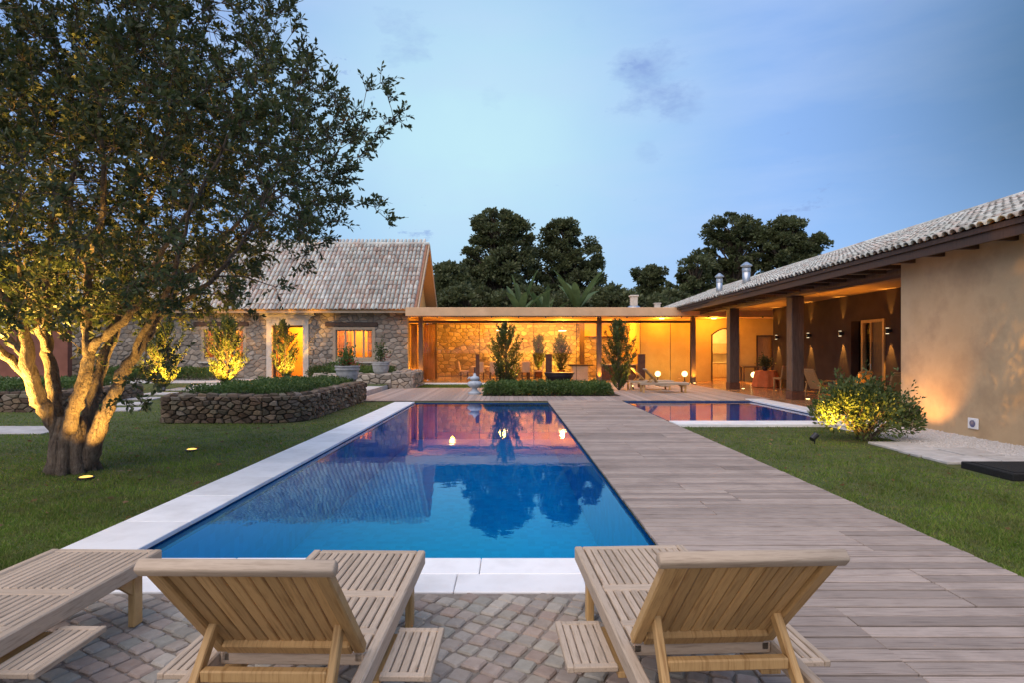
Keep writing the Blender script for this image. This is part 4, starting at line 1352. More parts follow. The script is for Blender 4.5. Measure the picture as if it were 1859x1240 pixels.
floor_uplight('floor uplight beside the near porch post', 10.55, 20.45, 0.0, (10.9, 20.45, 3.8), 480, 66)
floor_uplight('floor uplight among the woven porch chairs', 11.0, 19.0, 0.0, (11.9, 19.6, 2.2), 130, 100)
floor_uplight('floor uplight beside the far porch post', 10.55, 26.1, 0.0, (10.9, 26.1, 3.8), 480, 66)

# flues and chimneys
for lb, x_, y_, d, h, r_ in (('thinner galvanised flue pipe with cone cap on the tiled roof', 1306, 523, 27.5, .75, .14), ('wider galvanised flue pipe nearer the ridge of the tiled roof', 1355, 506, 26.0, .8, .17)):
    p = px(x_, y_, d)
    zr = ez + (p.x - ex) * s_
    t = root('flue_pipe', lb, 'flue', (p.x, d, zr), group='flue pipes on the tiled roof')
    MB().lathe([(r_, -.3), (r_, h)], n=18).build('pipe', MAT['galvanised'], t, smooth=True)
    MB().lathe([(r_ * 1.5, h + .06), (r_ * 1.5, h + .09), (r_ * .3, h + .24)], n=18).build('cap', MAT['galvanised'], t)
    MB().lathe([(r_ * 1.08, h - .2), (r_ * 1.1, h - .12), (r_ * 1.08, h - .06)], n=18).build('collar', MAT['galvanised'], t)
c1 = root('chimney', 'tall cream chimney with bulging metal cowl on the flat roof', 'chimney', (7.52, 35.0, 4.03))
MB().box(7.32, 7.72, 34.8, 35.2, 4.03, 5.05, .02).build('stack', MAT['limestone'], c1, True)
MB().box(7.26, 7.78, 34.74, 35.26, 5.05, 5.15, .02).build('cap', MAT['limestone'], c1, True)
MB().lathe([(.38, 4.031), (.46, 4.2), (.40, 4.42), (.30, 4.5)], (7.52, 35.0, 0), 18).build('cowl', MAT['galvanised'], c1, True)
c2 = root('chimney', 'short cream chimney beside the tiled eave on the flat roof', 'chimney', (8.94, 35.0, 4.03))
MB().box(8.78, 9.1, 34.84, 35.16, 4.03, 4.62, .02).build('stack', MAT['limestone'], c2, True)
MB().box(8.74, 9.14, 34.80, 35.20, 4.62, 4.68, .01).build('cap', MAT['limestone'], c2, True)

wl = root('wall_spotlight', 'small square white wall light with blue lens low on plaster', 'light', (VX, 11.63, .24))
MB().box(VX - .03, VX - .001, 11.5, 11.76, .13, .35, .01).build('plate', MAT['paint_white'], wl, True)
MB().tube([(VX - .04, 11.63, .24), (VX - .03, 11.63, .24)], .07, 18).build('lens', MAT['lens_blue'], wl, True)

# ------------------------------------------------------------------ porch furniture
def porch_chair(label, x, y, rz):
    t = root('lounge_chair', label, 'armchair', (x, y, 0), rz, 'woven lounge chairs under the porch')
    MB().bar((0, .32, .40), (0, -.30, .34), .56, .09, (0, 0, 1), .03).build('seat', MAT['rattan'], t)
    b = MB().bar((0, -.28, .36), (0, -.58, 1.0), .56, .07, (0, 1, 0), .03).build('backrest', MAT['rattan'], t)
    MB().tube([(-.28, -.57, .97), (-.2, -.6, 1.03), (.2, -.6, 1.03), (.28, -.57, .97)], .028, 8).build('top_rail', MAT['teak_honey'], b)
    for sx in (-.33, .33):
        MB().tube([(sx, -.42, .55), (sx, -.1, .62), (sx, .3, .60), (sx, .42, .54)], .03, 8).build('armrest', MAT['teak_honey'], t)
        MB().tube([(sx, .38, .56), (sx, .30, .0)], .026, 8).build('leg', MAT['teak_honey'], t)
        MB().tube([(sx, -.35, .58), (sx, -.45, .0)], .026, 8).build('leg', MAT['teak_honey'], t)
    return t


porch_chair('woven lounge chair facing away from the pool, beside the near post', 11.55, 21.4, R(-75))
porch_chair('woven lounge chair with its back to the lawn, left of the coffee table', 11.55, 19.5, R(12))
porch_chair('woven lounge chair with its back to the lawn, next to the plaster corner', 12.05, 18.2, R(-10))
ct = root('coffee_table', 'low wooden coffee table between the woven porch chairs', 'table', (12.0, 19.9, 0))
MB().box(11.6, 12.4, 19.6, 20.6, .62, .68, .01).build('top', MAT['wood_warm'], ct, True)
for sx in (11.66, 12.34):
    for sy in (19.66, 20.54): MB().box(sx - .03, sx + .03, sy - .03, sy + .03, 0, .62).build('leg', MAT['wood_warm'], ct, True)
rt = root('round_table', 'small round table under an orange cloth reaching the floor', 'table', (12.15, 27.4, 0))
n = 48
prof = []
for (r0, z, wv) in ((.62, .02, .09), (.56, .35, .06), (.50, .72, .02), (.46, .78, 0), (.01, .785, 0)):
    prof.append([(r0 * (1 + wv * math.sin(k * 2 * math.pi / n * 9)) * math.cos(2 * math.pi * k / n), r0 * (1 + wv * math.sin(k * 2 * math.pi / n * 9)) * math.sin(2 * math.pi * k / n), z) for k in range(n)])
MB().add([v for r_ in prof for v in r_], [(i * n + k, i * n + (k + 1) % n, (i + 1) * n + (k + 1) % n, (i + 1) * n + k) for i in range(4) for k in range(n)]).build('tablecloth', MAT['cloth_orange'], rt, smooth=True)
MB().tube([(0, 0, 0), (0, 0, .76)], .05, 10).build('pedestal', MAT['wood_dark'], rt)
vs = root('potted_plant', 'dark leafy arrangement in a pot on the orange cloth', 'plant', (12.05, 27.3, .785))
MB().lathe([(.08, 0), (.13, .1), (.11, .2), (.12, .22)], n=16).build('pot', MAT['bowl_metal'], vs)
P = nrng.normal(0, .13, (500, 3)) + np.array([0, 0, .38])
link('leaves', quads_mesh('leaves', leaf_quads(P, rand_dirs(500, .4), .12, .5)), vs, MAT['leaf_wood'])
for lb, x, y, rz in (('porch dining chair behind the orange cloth', 12.3, 26.2, .3), ('porch dining chair next to the far sconce', 12.45, 25.3, -.2)):
    dining_chair(lb, x, y, rz, 'dining chairs under the porch', 'rattan', 0.0, 'teak_honey')
cs = root('console_table', 'dark console table against the ochre wall under the porch', 'table', (13.6, 32.6, 0))
MB().box(13.1, 14.0, 32.4, 32.9, .78, .85, .01).build('top', MAT['wood_dark'], cs, True)
for sx in (13.15, 13.95):
    for sy in (32.45, 32.85): MB().box(sx - .03, sx + .03, sy - .03, sy + .03, 0, .78).build('leg', MAT['wood_dark'], cs, True)

# ------------------------------------------------------------------ pillars, bowl, ornament, pots
for lb, x_, w_, d in (('thin dark brown steel pillar beside the stone ornament', -1.49, .16, 27.0), ('dark brown steel pillar standing above the fire bowl', 1.83, .28, 27.0), ('dark brown steel pillar next to the ochre wall', 6.2, .30, 27.2)):
    t = root('steel_pillar', lb, 'pillar', (x_, d, GZ), group='brown steel pillars in the bed')
    MB().box(x_ - w_ / 2, x_ + w_ / 2, d - w_ / 2, d + w_ / 2, GZ, 1.53, .01).build('shaft', MAT['corten'], t, True)
    MB().box(x_ - w_ / 2 - .015, x_ + w_ / 2 + .015, d - w_ / 2 - .015, d + w_ / 2 + .015, 1.53, 1.56, .006).build('cap', MAT['corten'], t, True)
fb = root('fire_bowl', 'wide dark metal bowl on a foot behind the hedge', 'bowl', (2.25, 26.2, GZ))
MB().lathe([(.30, 0), (.22, .08), (.25, .22), (.48, .40), (.62, .62), (.66, .74), (.61, .75), (.5, .60), (.01, .5)], n=24).build('bowl', MAT['bowl_metal'], fb, smooth=True)
MB().lathe([(.66, .735), (.70, .75), (.70, .79), (.63, .79)], n=24).build('rim', MAT['bowl_metal'], fb)
orn = root('stone_ornament', 'small pale blue-grey stone garden ornament by the pool end', 'ornament', (-1.38, 22.9, 0))
MB().lathe([(.26, 0), (.27, .06), (.20, .09), (.11, .16), (.10, .22), (.15, .26)], n=18).build('base', MAT['statue_stone'], orn)
MB().lathe([(.15, .26), (.27, .34), (.30, .42), (.24, .50), (.12, .54)], n=18).build('body', MAT['statue_stone'], orn, smooth=True)
MB().lathe([(.12, .54), (.20, .60), (.17, .68), (.07, .72), (.05, .80), (.001, .84)], n=16).build('head', MAT['statue_stone'], orn, smooth=True)
MB().tube([(-.1, 0, .62), (-.22, -.05, .66), (-.28, -.08, .60)], [.05, .04, .015], 8).build('spout', MAT['statue_stone'], orn)


def pot(label, x, y, z, plants):
    t = root('stone_pot', label, 'pot', (x, y, z), group='round stone pots on the planters')
    prof = [(.20, 0), (.26, .04), (.33, .14), (.37, .28), (.385, .40), (.40, .44), (.425, .45), (.425, .50), (.40, .51), (.40, .545), (.43, .55), (.43, .60), (.38, .60), (.36, .52), (.01, .50)]
    MB().lathe(prof, n=32).build('bowl', MAT['pot_stone'], t, smooth=False)
    MB().lathe([(.355, .50), (.34, .535), (.01, .54)], n=20).build('soil', MAT['soil'], t)
    for cx, h, n_, mt, sz in plants:
        P = nrng.normal(0, 1, (n_, 3)) * np.array([.13, .13, h * .35]) + np.array([cx, 0, .58 + h * .55])
        link('leaves', quads_mesh('leaves', leaf_quads(P, rand_dirs(n_, .5), sz, .5)), t, MAT[mt])
    st = MB()
    for k in range(7): st.tube([(rng.uniform(-.1, .1), rng.uniform(-.1, .1), .5), (rng.uniform(-.2, .2), rng.uniform(-.2, .2), .9)], [.012, .006], 5)
    st.build('stems', MAT['bark_dark'], t)


pot('round stone pot with red flowers at the end of the long planter', -5.62, 20.05, .60, ((0, .55, 350, 'leaf_hedge', .12), (0, .22, 90, 'leaf_red', .09), (.25, .12, 40, 'leaf_red', .08), (-.18, .2, 120, 'leaf_hedge', .1)))
pot('round stone pot with a pale shrub before the lit window', -5.95, 26.75, .62, ((0, .75, 420, 'leaf_bush', .12), (.2, .3, 90, 'leaf_red', .06)))

# ------------------------------------------------------------------ teak loungers
def lounger(label, loc, rz, group):
    t = root('sun_lounger', label, 'sun lounger', loc, rz, group)
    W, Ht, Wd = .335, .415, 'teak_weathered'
    for sx in (-1, 1):
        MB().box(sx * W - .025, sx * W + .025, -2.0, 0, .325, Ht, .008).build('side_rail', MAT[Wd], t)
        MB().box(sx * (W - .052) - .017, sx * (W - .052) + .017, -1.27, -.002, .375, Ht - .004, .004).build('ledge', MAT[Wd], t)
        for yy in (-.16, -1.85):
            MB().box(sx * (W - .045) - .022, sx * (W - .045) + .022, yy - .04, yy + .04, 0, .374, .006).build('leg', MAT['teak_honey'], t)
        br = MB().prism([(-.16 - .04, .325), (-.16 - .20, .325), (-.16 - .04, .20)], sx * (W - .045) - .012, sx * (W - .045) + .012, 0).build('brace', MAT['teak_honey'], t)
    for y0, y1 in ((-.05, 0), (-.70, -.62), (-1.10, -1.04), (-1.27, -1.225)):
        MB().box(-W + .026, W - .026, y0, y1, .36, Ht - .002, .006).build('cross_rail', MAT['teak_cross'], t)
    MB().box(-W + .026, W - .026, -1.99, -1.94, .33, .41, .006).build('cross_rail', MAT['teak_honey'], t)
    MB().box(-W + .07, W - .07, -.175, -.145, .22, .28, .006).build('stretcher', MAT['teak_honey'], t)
    n = 12
    span = 2 * (W - .07)
    pw = span / n
    for y0, y1 in ((-.62, -.05), (-1.04, -.70), (-1.225, -1.10)):
        for k in range(n):
            xx = -W + .07 + k * pw
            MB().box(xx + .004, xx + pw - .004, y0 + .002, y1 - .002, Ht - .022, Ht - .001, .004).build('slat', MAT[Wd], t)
    # raised backrest
    hy, hz, ty, tz = -1.265, .435, -1.745, .95
    d = Vector((0, ty - hy, tz - hz)); L = d.length; d.normalize(); nn = Vector((0, d.z, -d.y))     # nn faces the sitter
    top = Vector((0, hy, hz)) + d * (L + .002)
    back = MB(); nr_ = 16; ring = []
    for k in range(nr_):
        a_ = 2 * math.pi * (k + .5) / nr_; cx_, cy_ = math.cos(a_), math.sin(a_)
        ring.append(d * (.025 * math.copysign(abs(cx_) ** .42, cx_)) + nn * (.024 * math.copysign(abs(cy_) ** .42, cy_)))
    xs_ = (-W - .006, -W - .001, W + .001, W + .006)
    back.add([top + Vector((xx, 0, 0)) + r_ * (.8 if abs(xx) > W + .003 else 1) for xx in xs_ for r_ in ring],
             [(i * nr_ + k, i * nr_ + (k + 1) % nr_, (i + 1) * nr_ + (k + 1) % nr_, (i + 1) * nr_ + k) for i in range(3) for k in range(nr_)] + [tuple(range(nr_))[::-1], tuple(range(3 * nr_, 4 * nr_))])
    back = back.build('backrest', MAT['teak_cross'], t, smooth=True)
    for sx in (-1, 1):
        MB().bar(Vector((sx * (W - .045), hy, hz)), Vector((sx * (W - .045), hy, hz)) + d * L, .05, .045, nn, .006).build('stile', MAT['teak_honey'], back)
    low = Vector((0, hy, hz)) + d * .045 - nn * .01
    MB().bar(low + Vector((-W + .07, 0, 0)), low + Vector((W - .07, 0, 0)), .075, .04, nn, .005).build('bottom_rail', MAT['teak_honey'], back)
    nb = 11
    pb = 2 * (W - .07) / nb
    for k in range(nb):
        xx = -W + .07 + (k + .5) * pb
        p0 = Vector((xx, hy, hz)) + d * .084 + nn * .004
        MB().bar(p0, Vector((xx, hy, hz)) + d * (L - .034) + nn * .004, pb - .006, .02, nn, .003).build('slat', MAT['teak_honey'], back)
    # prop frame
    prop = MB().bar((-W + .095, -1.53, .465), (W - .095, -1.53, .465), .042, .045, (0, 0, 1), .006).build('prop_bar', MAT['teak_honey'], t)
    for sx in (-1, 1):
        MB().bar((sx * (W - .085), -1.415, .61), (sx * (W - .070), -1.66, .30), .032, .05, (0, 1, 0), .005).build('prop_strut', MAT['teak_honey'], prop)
    # pull-out trays either side
    for sx in (-1, 1):
        a, c = (W + .03, .56)
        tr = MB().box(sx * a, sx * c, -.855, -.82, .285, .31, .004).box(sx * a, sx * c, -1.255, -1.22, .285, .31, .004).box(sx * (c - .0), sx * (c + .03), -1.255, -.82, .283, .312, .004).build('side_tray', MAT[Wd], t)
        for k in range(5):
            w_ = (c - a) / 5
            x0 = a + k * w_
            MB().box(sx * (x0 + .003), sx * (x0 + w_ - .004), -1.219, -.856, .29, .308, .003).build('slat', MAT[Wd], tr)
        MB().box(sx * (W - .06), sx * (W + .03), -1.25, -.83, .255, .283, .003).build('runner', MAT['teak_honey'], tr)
    return t


g_ = 'teak loungers in a row at the pool edge'
L1 = lounger('teak lounger with raised back standing left of the pool centre', (-.90, 3.72, 0), R(-1.0), g_)
L2 = copy_tree(L1); setp(L2, 'teak lounger with raised back standing half on the boardwalk'); L2.location = (.785, 3.80, .002); L2.rotation_euler = (0, 0, R(2.6))
L3 = copy_tree(L1); setp(L3, 'teak lounger cut off by the picture edge, only its foot end in view'); L3.location = (-2.60, 3.74, 0); L3.rotation_euler = (0, 0, R(-1.0))
L4 = copy_tree(L1); setp(L4, 'teak lounger set sideways beyond the small pool, nearer the water', group='loungers beyond the small pool'); L4.location = (7.35, 23.9, 0); L4.rotation_euler = (0, 0, R(-92))
L5 = copy_tree(L1); setp(L5, 'teak lounger set sideways beyond the small pool, farther from the water', group='loungers beyond the small pool'); L5.location = (7.15, 25.6, 0); L5.rotation_euler = (0, 0, R(-87))

gl = root('added_gable_light', 'unseen small spotlight added on the flat roof to light the gable', 'light', (-3.6, 33.6, 4.03))  # added lamp behind the fascia, gives the gable its orange light
MB().tube([(0, 0, 0), (0, 0, .12)], .02, 8).build('stem', MAT['metal_black'], gl)
MB().tube([(.08, 0, .10), (-.06, 0, .18)], .05, 12).build('head', MAT['metal_black'], gl)
lamp_spot(gl, (-3.7, 33.6, 4.24), (-5.4, 34.6, 6.2), 110, 110, .8, WARM, .04)

# ------------------------------------------------------------------ vegetation
def tree_limbs(m, chains, n=8):
    for pts, rad in chains: m.tube(pts, rad, n)


def smooth_chain(pts, rad, sub=4):
    P = [Vector(p) for p in pts]
    out = []; ro = []
    for i in range(len(P) - 1):
        a, b, c, d = P[max(i - 1, 0)], P[i], P[i + 1], P[min(i + 2, len(P) - 1)]
        for k in range(sub):
            t = k / sub
            out.append(0.5 * ((2 * b) + (c - a) * t + (2 * a - 5 * b + 4 * c - d) * t * t + (3 * b - a - 3 * c + d) * t ** 3))
            ro.append(rad[i] + (rad[i + 1] - rad[i]) * t)
    out.append(P[-1]); ro.append(rad[-1])
    return out, ro


def inside(poly, x, y):
    r = False
    for i in range(len(poly)):
        (x1, y1), (x2, y2) = poly[i - 1], poly[i]
        if (y1 > y) != (y2 > y) and x < (x2 - x1) * (y - y1) / (y2 - y1) + x1: r = not r
    return r


big = root('garden_tree', 'big spreading evergreen with many stems, lit golden from below', 'tree', (-6.35, 8.45, GZ))
TD = 8.4
def tp(x, y, dy=0.0): return px(x, y, TD + dy)
stems = [
    # pixel path of each stem, depth drift, radii
    ([(118, 855, .0), (112, 800, -.05), (90, 757, -.1), (73, 729, -.15), (60, 690, -.25), (49, 633, -.35), (36, 579, -.45), (7, 545, -.5), (-40, 480, -.6), (-70, 380, -.6)], [.17, .15, .15, .15, .135, .12, .10, .085, .06, .03]),
    ([(58, 692, -.2), (24, 658, -.4), (-6, 633, -.6), (-60, 590, -.9), (-120, 540, -1.2)], [.10, .085, .075, .06, .03]),
    ([(52, 655, -.3), (28, 630, -.1), (4, 606, .1), (-40, 560, .3), (-80, 500, .6)], [.09, .075, .065, .05, .025]),
    ([(122, 850, .1), (112, 790, .15), (104, 755, .2), (97, 705, .3), (90, 662, .4), (85, 620, .45), (85, 560, .6), (83, 500, .7), (58, 455, .9), (20, 400, 1.1), (0, 320, 1.2)], [.17, .15, .14, .13, .115, .105, .09, .08, .065, .045, .02]),
    ([(84, 520, .7), (92, 440, .8), (98, 350, .9), (90, 250, .9), (110, 150, .8)], [.07, .065, .055, .04, .02]),
    ([(88, 640, .4), (66, 590, .1), (60, 560, -.1), (40, 520, -.4), (30, 440, -.6)], [.07, .06, .05, .04, .02]),
    ([(133, 855, -.1), (128, 800, -.12), (130, 757, -.15), (146, 715, -.2), (157, 670, -.25), (161, 630, -.3), (158, 584, -.35), (161, 520, -.4), (158, 480, -.4), (138, 445, -.4), (128, 360, -.4), (140, 250, -.3), (120, 120, -.1)], [.18, .15, .14, .125, .115, .105, .09, .08, .07, .06, .045, .035, .015]),
    ([(160, 470, -.4), (176, 420, -.6), (190, 330, -.9), (180, 220, -1.1), (200, 110, -1.2)], [.06, .055, .045, .03, .015]),
    ([(161, 640, -.3), (180, 618, -.4), (205, 600, -.5), (237, 565, -.65), (258, 525, -.7), (285, 470, -.8), (330, 400, -.9), (380, 320, -.9), (420, 230, -.8)], [.085, .08, .075, .068, .06, .05, .04, .03, .012]),
    ([(195, 606, -.45), (218, 572, -.2), (235, 545, 0), (262, 520, .2), (315, 500, .4), (360, 480, .6), (430, 430, .8), (500, 380, .9)], [.06, .055, .05, .045, .04, .034, .025, .01]),
    ([(146, 850, .15), (158, 790, .2), (166, 740, .25), (175, 700, .3), (188, 650, .4), (205, 610, .5), (222, 560, .6), (235, 480, .9), (262, 380, 1.1), (300, 280, 1.2), (310, 170, 1.2)], [.17, .14, .13, .12, .11, .10, .085, .07, .05, .035, .015]),
    ([(154, 850, -.05), (176, 792, -.05), (196, 740, -.05), (212, 705, -.05), (228, 672, -.05), (256, 630, -.05), (277, 590, -.05), (302, 552, 0), (340, 505, .05), (400, 440, .1), (470, 370, .1), (560, 300, .1)], [.18, .15, .13, .12, .11, .095, .085, .075, .06, .045, .03, .012]),
    ([(300, 555, 0), (340, 540, -.4), (390, 500, -.9), (430, 450, -1.3), (470, 380, -1.5)], [.05, .045, .038, .03, .012]),
    ([(240, 655, -.05), (262, 600, -.4), (300, 540, -.8), (330, 450, -1.2), (350, 340, -1.5)], [.055, .05, .045, .035, .015]),
]
lm = MB(); nodes = []
for path_, rad in stems:
    pts, ro = smooth_chain([tp(*p) for p in path_], rad, 4)
    for i in range(1, len(pts) - 1):
        pts[i] = pts[i] + Vector((rng.gauss(0, 1), rng.gauss(0, 1), rng.gauss(0, .4))) * 0.012
    lm.tube(pts, [r_ * .72 * rng.uniform(.9, 1.1) for r_ in ro], 12)
    nodes += [(p, r_) for p, r_ in zip(pts, ro) if p.z > 2.1]
base = tp(132, 850)
for k in range(9):
    a = k * .698 + rng.uniform(-.2, .2); r0 = rng.uniform(.33, .42)
    b0 = Vector((base.x, base.y, 0))
    lm.tube([b0 + Vector((math.cos(a) * r0, math.sin(a) * r0 * .8, -.18)), b0 + Vector((math.cos(a) * .22, math.sin(a) * .20, .08)), b0 + Vector((math.cos(a) * .19, math.sin(a) * .17, .4)), b0 + Vector((math.cos(a) * .17, math.sin(a) * .15, .75))], [.07, .10, .10, .04], 8)
lm.lathe([(.26, -.25), (.24, .35), (.2, .6), (.1, .7)], (base.x, base.y, 0.0), 18)
lm.build('trunk', MAT['bark'], big, True, True)

crown_poly = [(-700, -900), (480, -900), (515, -60), (515, 40), (545, 95), (595, 150), (640, 200), (655, 240), (640, 300), (625, 345), (630, 395), (560, 432), (500, 445), (470, 500), (415, 545), (345, 562),
              (305, 560), (270, 600), (200, 640), (90, 640), (-60, 640), (-700, 600)]
NC = 2350
cl = []
tries = 0
while len(cl) < NC and tries < 200000:
    tries += 1
    u = Vector((rng.gauss(0, 1), rng.gauss(0, 1), rng.gauss(0, 1))).normalized() * (rng.random() ** 0.42)
    p = Vector((-6.2 + u.x * 4.75, 8.5 + u.y * 3.7, 5.0 + u.z * 4.3))
    if p.z < 2.05 or p.y < 5.5: continue
    q = (925 + p.x / p.y * 1050, 639 - (p.z - CAMH) / p.y * 1050)
    if not inside(crown_poly, *q): continue
    if q[0] < -160 or q[1] < -220:
        if rng.random() < .6: continue
    # hollow round the golden forks
    if q[1] > 470 and q[0] < 260 and rng.random() < .2: continue
    cl.append(p)
for x_, y_, dy in ((690, 150, .1), (705, 180, .0), (665, 165, .1), (700, 225, .1), (680, 240, 0), (655, 215, .1), (715, 215, .05), (700, 395, 0), (680, 375, .1), (655, 370, .1), (650, 285, 0), (668, 262, .1), (555, 462, .2), (545, 478, .2), (570, 445, .2),
                   (585, 440, .4), (530, 60, 0), (525, 15, .1), (500, 520, -.3), (440, 560, .2), (250, 690, -.9), (285, 680, -1.0), (225, 720, -1.0), (305, 650, -.9), (255, 730, -1.1)):
    cl.append(tp(x_, y_, dy))
for k in range(330):
    p0, r0 = nodes[rng.randrange(len(nodes))]
    q0 = (925 + p0.x / p0.y * 1050, 639 - (p0.z - CAMH) / p0.y * 1050)
    if not (-40 < q0[0] < 290 and 440 < q0[1] < 640): continue
    cl.append(p0 + Vector((rng.gauss(0, .32), rng.gauss(0, .35), rng.gauss(.05, .25))))
cl = np.array([tuple(p) for p in cl])
NP = np.array([tuple(p) for p, r_ in nodes]); NR = np.array([r_ for p, r_ in nodes])
order = np.argsort(np.min(np.linalg.norm(cl[:, None, :] - NP[None, :, :], axis=2), axis=1))
tw = MB()
allP = list(map(tuple, NP)); allR = list(NR)
leavesP, leavesD = [], []
arrP = np.zeros((len(allP) + len(cl) * 3, 3)); arrR = np.zeros(len(arrP)); cnt = len(allP)
arrP[:cnt] = NP; arrR[:cnt] = NR
ctr = np.array([-6.2, 8.5, 3.6])
for ci in order:
    p = cl[ci]
    d = np.linalg.norm(arrP[:cnt] - p, axis=1)
    j = int(np.argmin(d + 0.25 * (arrR[:cnt] < 0.012)))
    a = arrP[j]; L_ = np.linalg.norm(p - a)
    r0 = max(min(arrR[j] * .7, .006 + .012 * L_), .006)
    out = unit(p - ctr)
    mid = (a + p) / 2 + np.array([0, 0, .06]) * L_ - out * .05 * L_ + nrng.normal(0, .05 * L_ + .005, 3)
    tw.tube([Vector(a), Vector(mid), Vector(p)], [r0, r0 * .75, .005], 5, False)
    arrP[cnt] = mid; arrR[cnt] = r0 * .75; arrP[cnt + 1] = p; arrR[cnt + 1] = .006; cnt += 2
    # twigs with leaf rosettes
    k = 6
    dirs = unit(out * 0.55 + (p - a) / max(L_, .05) * .5 + nrng.normal(0, .55, (k, 3)) + np.array([0, 0, .25]))
    ln = nrng.uniform(.10, .34, k)
    for t in range(k):
        e = p + dirs[t] * ln[t]
        tw.tube([Vector(p), Vector(e)], [.005, .0025], 3, False)
        n_ = int(nrng.integers(7, 12))
        s_ = np.repeat(nrng.uniform(.25, 1.0, (n_, 1)), 3, 1)
        leavesP.append(p + (e - p) * s_); leavesD.append(dirs[t] * .75 + unit(nrng.normal(0, 1, (n_, 3))) * .85)
tw.build('twigs', MAT['bark'], big, True)
LP = np.concatenate(leavesP); LD = unit(np.concatenate(leavesD))
off = np.array(tuple(OFF[big.name]))
V = leaf_quads(LP, LD, .088, .42, .15) - off
link('crown', quads_mesh('crown', V), big, MAT['leaf_big'])


def ground_light(label, x, y, target, w, cone=75):
    t = root('ground_spotlight', label, 'light', (x, y, bank_z(x, y) if x < -5.55 else GZ), group='in-ground spotlights on the lawn')
    r_ = .085
    MB().lathe([(r_ * 1.2, -.02), (r_ * 1.2, .030), (r_, .036)], n=16).build('rim', MAT['metal_black'], t)
    MB().lathe([(r_, .034), (r_ * .6, .045), (.001, .048)], n=16).build('lens', MAT['lamp_ground'], t, smooth=True)
    z = t.location.z
    lamp_spot(t, (x, y, z + .08), target, w, cone, 1.0, (1.0, .56, .12), .04)


ground_light('in-ground spotlight in front of the tree trunk', -5.75, 7.85, (-6.1, 8.3, 4.2), 420, 100)
ground_light('in-ground spotlight on the lawn between trunk and pool', -5.55, 10.1, (-5.9, 8.8, 4.2), 1500, 75)
ground_light('in-ground spotlight on the lawn at the picture edge', -7.55, 7.7, (-6.7, 8.3, 3.7), 4800, 84)


# ---- woodland trees behind
def wood_tree(name, label, cx, D, base_px, w_px, top_px, bot_px, clumps, seed, leafn=330, mat='leaf_wood', lobes=None, size=.30):
    r2 = random.Random(seed)
    k = D / 1050
    X = (cx - 925) * k
    W = w_px * k / 2; zt = CAMH + (639 - top_px) * k; zb = CAMH + (639 - bot_px) * k
    t = root(name, label, 'tree', (X, D, 0))
    m = MB()
    m.tube([(0, 0, -.2), (r2.uniform(-.3, .3), 0, zb * .6), (r2.uniform(-.4, .4), 0, (zb + zt) / 2), (0, 0, zt * .85)], [.38, .3, .2, .06], 8)
    P_, D_ = [], []
    for i in range(int(clumps * 2.3)):
        while True:
            u = np.array([r2.uniform(-1, 1), r2.uniform(-1, 1), r2.uniform(-1, 1)])
            if np.linalg.norm(u) <= 1: break
        u = u / max(np.linalg.norm(u), .01) * (np.linalg.norm(u) ** .5)
        zz = (zb + zt) / 2 + u[2] * (zt - zb) / 2
        c = np.array([u[0] * W, u[1] * W * .8, zz])
        if lobes:
            l = r2.choice(lobes); c = np.array([(l[0] + u[0] * l[2]) * k, u[1] * l[2] * k * .9, CAMH + (639 - l[1]) * k + u[2] * l[3] * k])
        rr = r2.choice((.25, .38, .5, .7, .95)) * r2.uniform(.8, 1.1) * max(.6, W / 4.4)
        m.tube([(r2.uniform(-.2, .2), 0, max(.5, c[2] - abs(c[0]) * .7 - 1.5)), (c[0] * .6, c[1] * .6, c[2] - .6), tuple(c)], [.10, .06, .02], 5, False)
        n_ = int(leafn * (.25 + rr * rr * .95))
        q = unit(nrng.normal(0, 1, (n_, 3))) * (nrng.random((n_, 1)) ** .45) * rr * np.array([1.15, 1.0, .72])
        P_.append(c + q); D_.append(unit(q + np.array([0, 0, .15])))
    m.build('trunk', MAT['bark_dark'], t)
    V = leaf_quads(np.concatenate(P_), np.concatenate(D_), size, .55, .6)
    link('crown', quads_mesh('crown', V), t, MAT[mat])
    return t


wood_tree('forest_tree', 'tall dark tree with narrow crown behind the glazed room', 905, 52, 0, 130, 378, 560, 120, 3,
          lobes=[(-5, 415, 40, 36), (-25, 470, 45, 40), (-15, 530, 60, 40), (35, 440, 28, 40), (20, 500, 50, 50), (-45, 510, 30, 50)])
wood_tree('forest_tree', 'tall dark tree with open feathery top right of the narrow one', 1030, 54, 0, 130, 400, 560, 110, 4,
          lobes=[(-15, 425, 30, 26), (25, 465, 38, 32), (-30, 480, 40, 40), (30, 520, 40, 40), (-10, 540, 70, 30)])
wood_tree('forest_tree', 'low dark tree just beyond the steep gable', 815, 48, 0, 70, 480, 570, 45, 5)
wood_tree('forest_tree', 'small umbrella shaped tree behind the cream chimney', 1180, 60, 0, 66, 482, 556, 40, 6, lobes=[(0, 498, 30, 14), (5, 520, 28, 18), (-12, 540, 20, 18)])
wood_tree('forest_tree', 'broad dark tree standing highest behind the long tiled roof', 1335, 58, 0, 120, 388, 560, 110, 7,
          lobes=[(-5, 415, 50, 26), (-30, 460, 45, 36), (35, 450, 50, 40), (0, 510, 80, 40), (-60, 510, 35, 30)])
wood_tree('forest_tree', 'dark tree with layered branches partly hidden by tiled roof', 1435, 56, 0, 110, 395, 560, 90, 8,
          lobes=[(-5, 418, 32, 22), (25, 440, 35, 22), (-20, 455, 45, 30), (20, 480, 40, 30), (-10, 520, 60, 40)])
wood_tree('forest_tree', 'lower dark tree between the umbrella tree and the broad one', 1262, 55, 0, 80, 455, 565, 50, 9, lobes=[(0, 490, 32, 30), (-20, 530, 40, 30), (20, 540, 40, 30)])
wood_tree('forest_tree', 'dark tree glimpsed behind the lit stems at the picture edge', 20, 46, 0, 150, 470, 640, 60, 31)
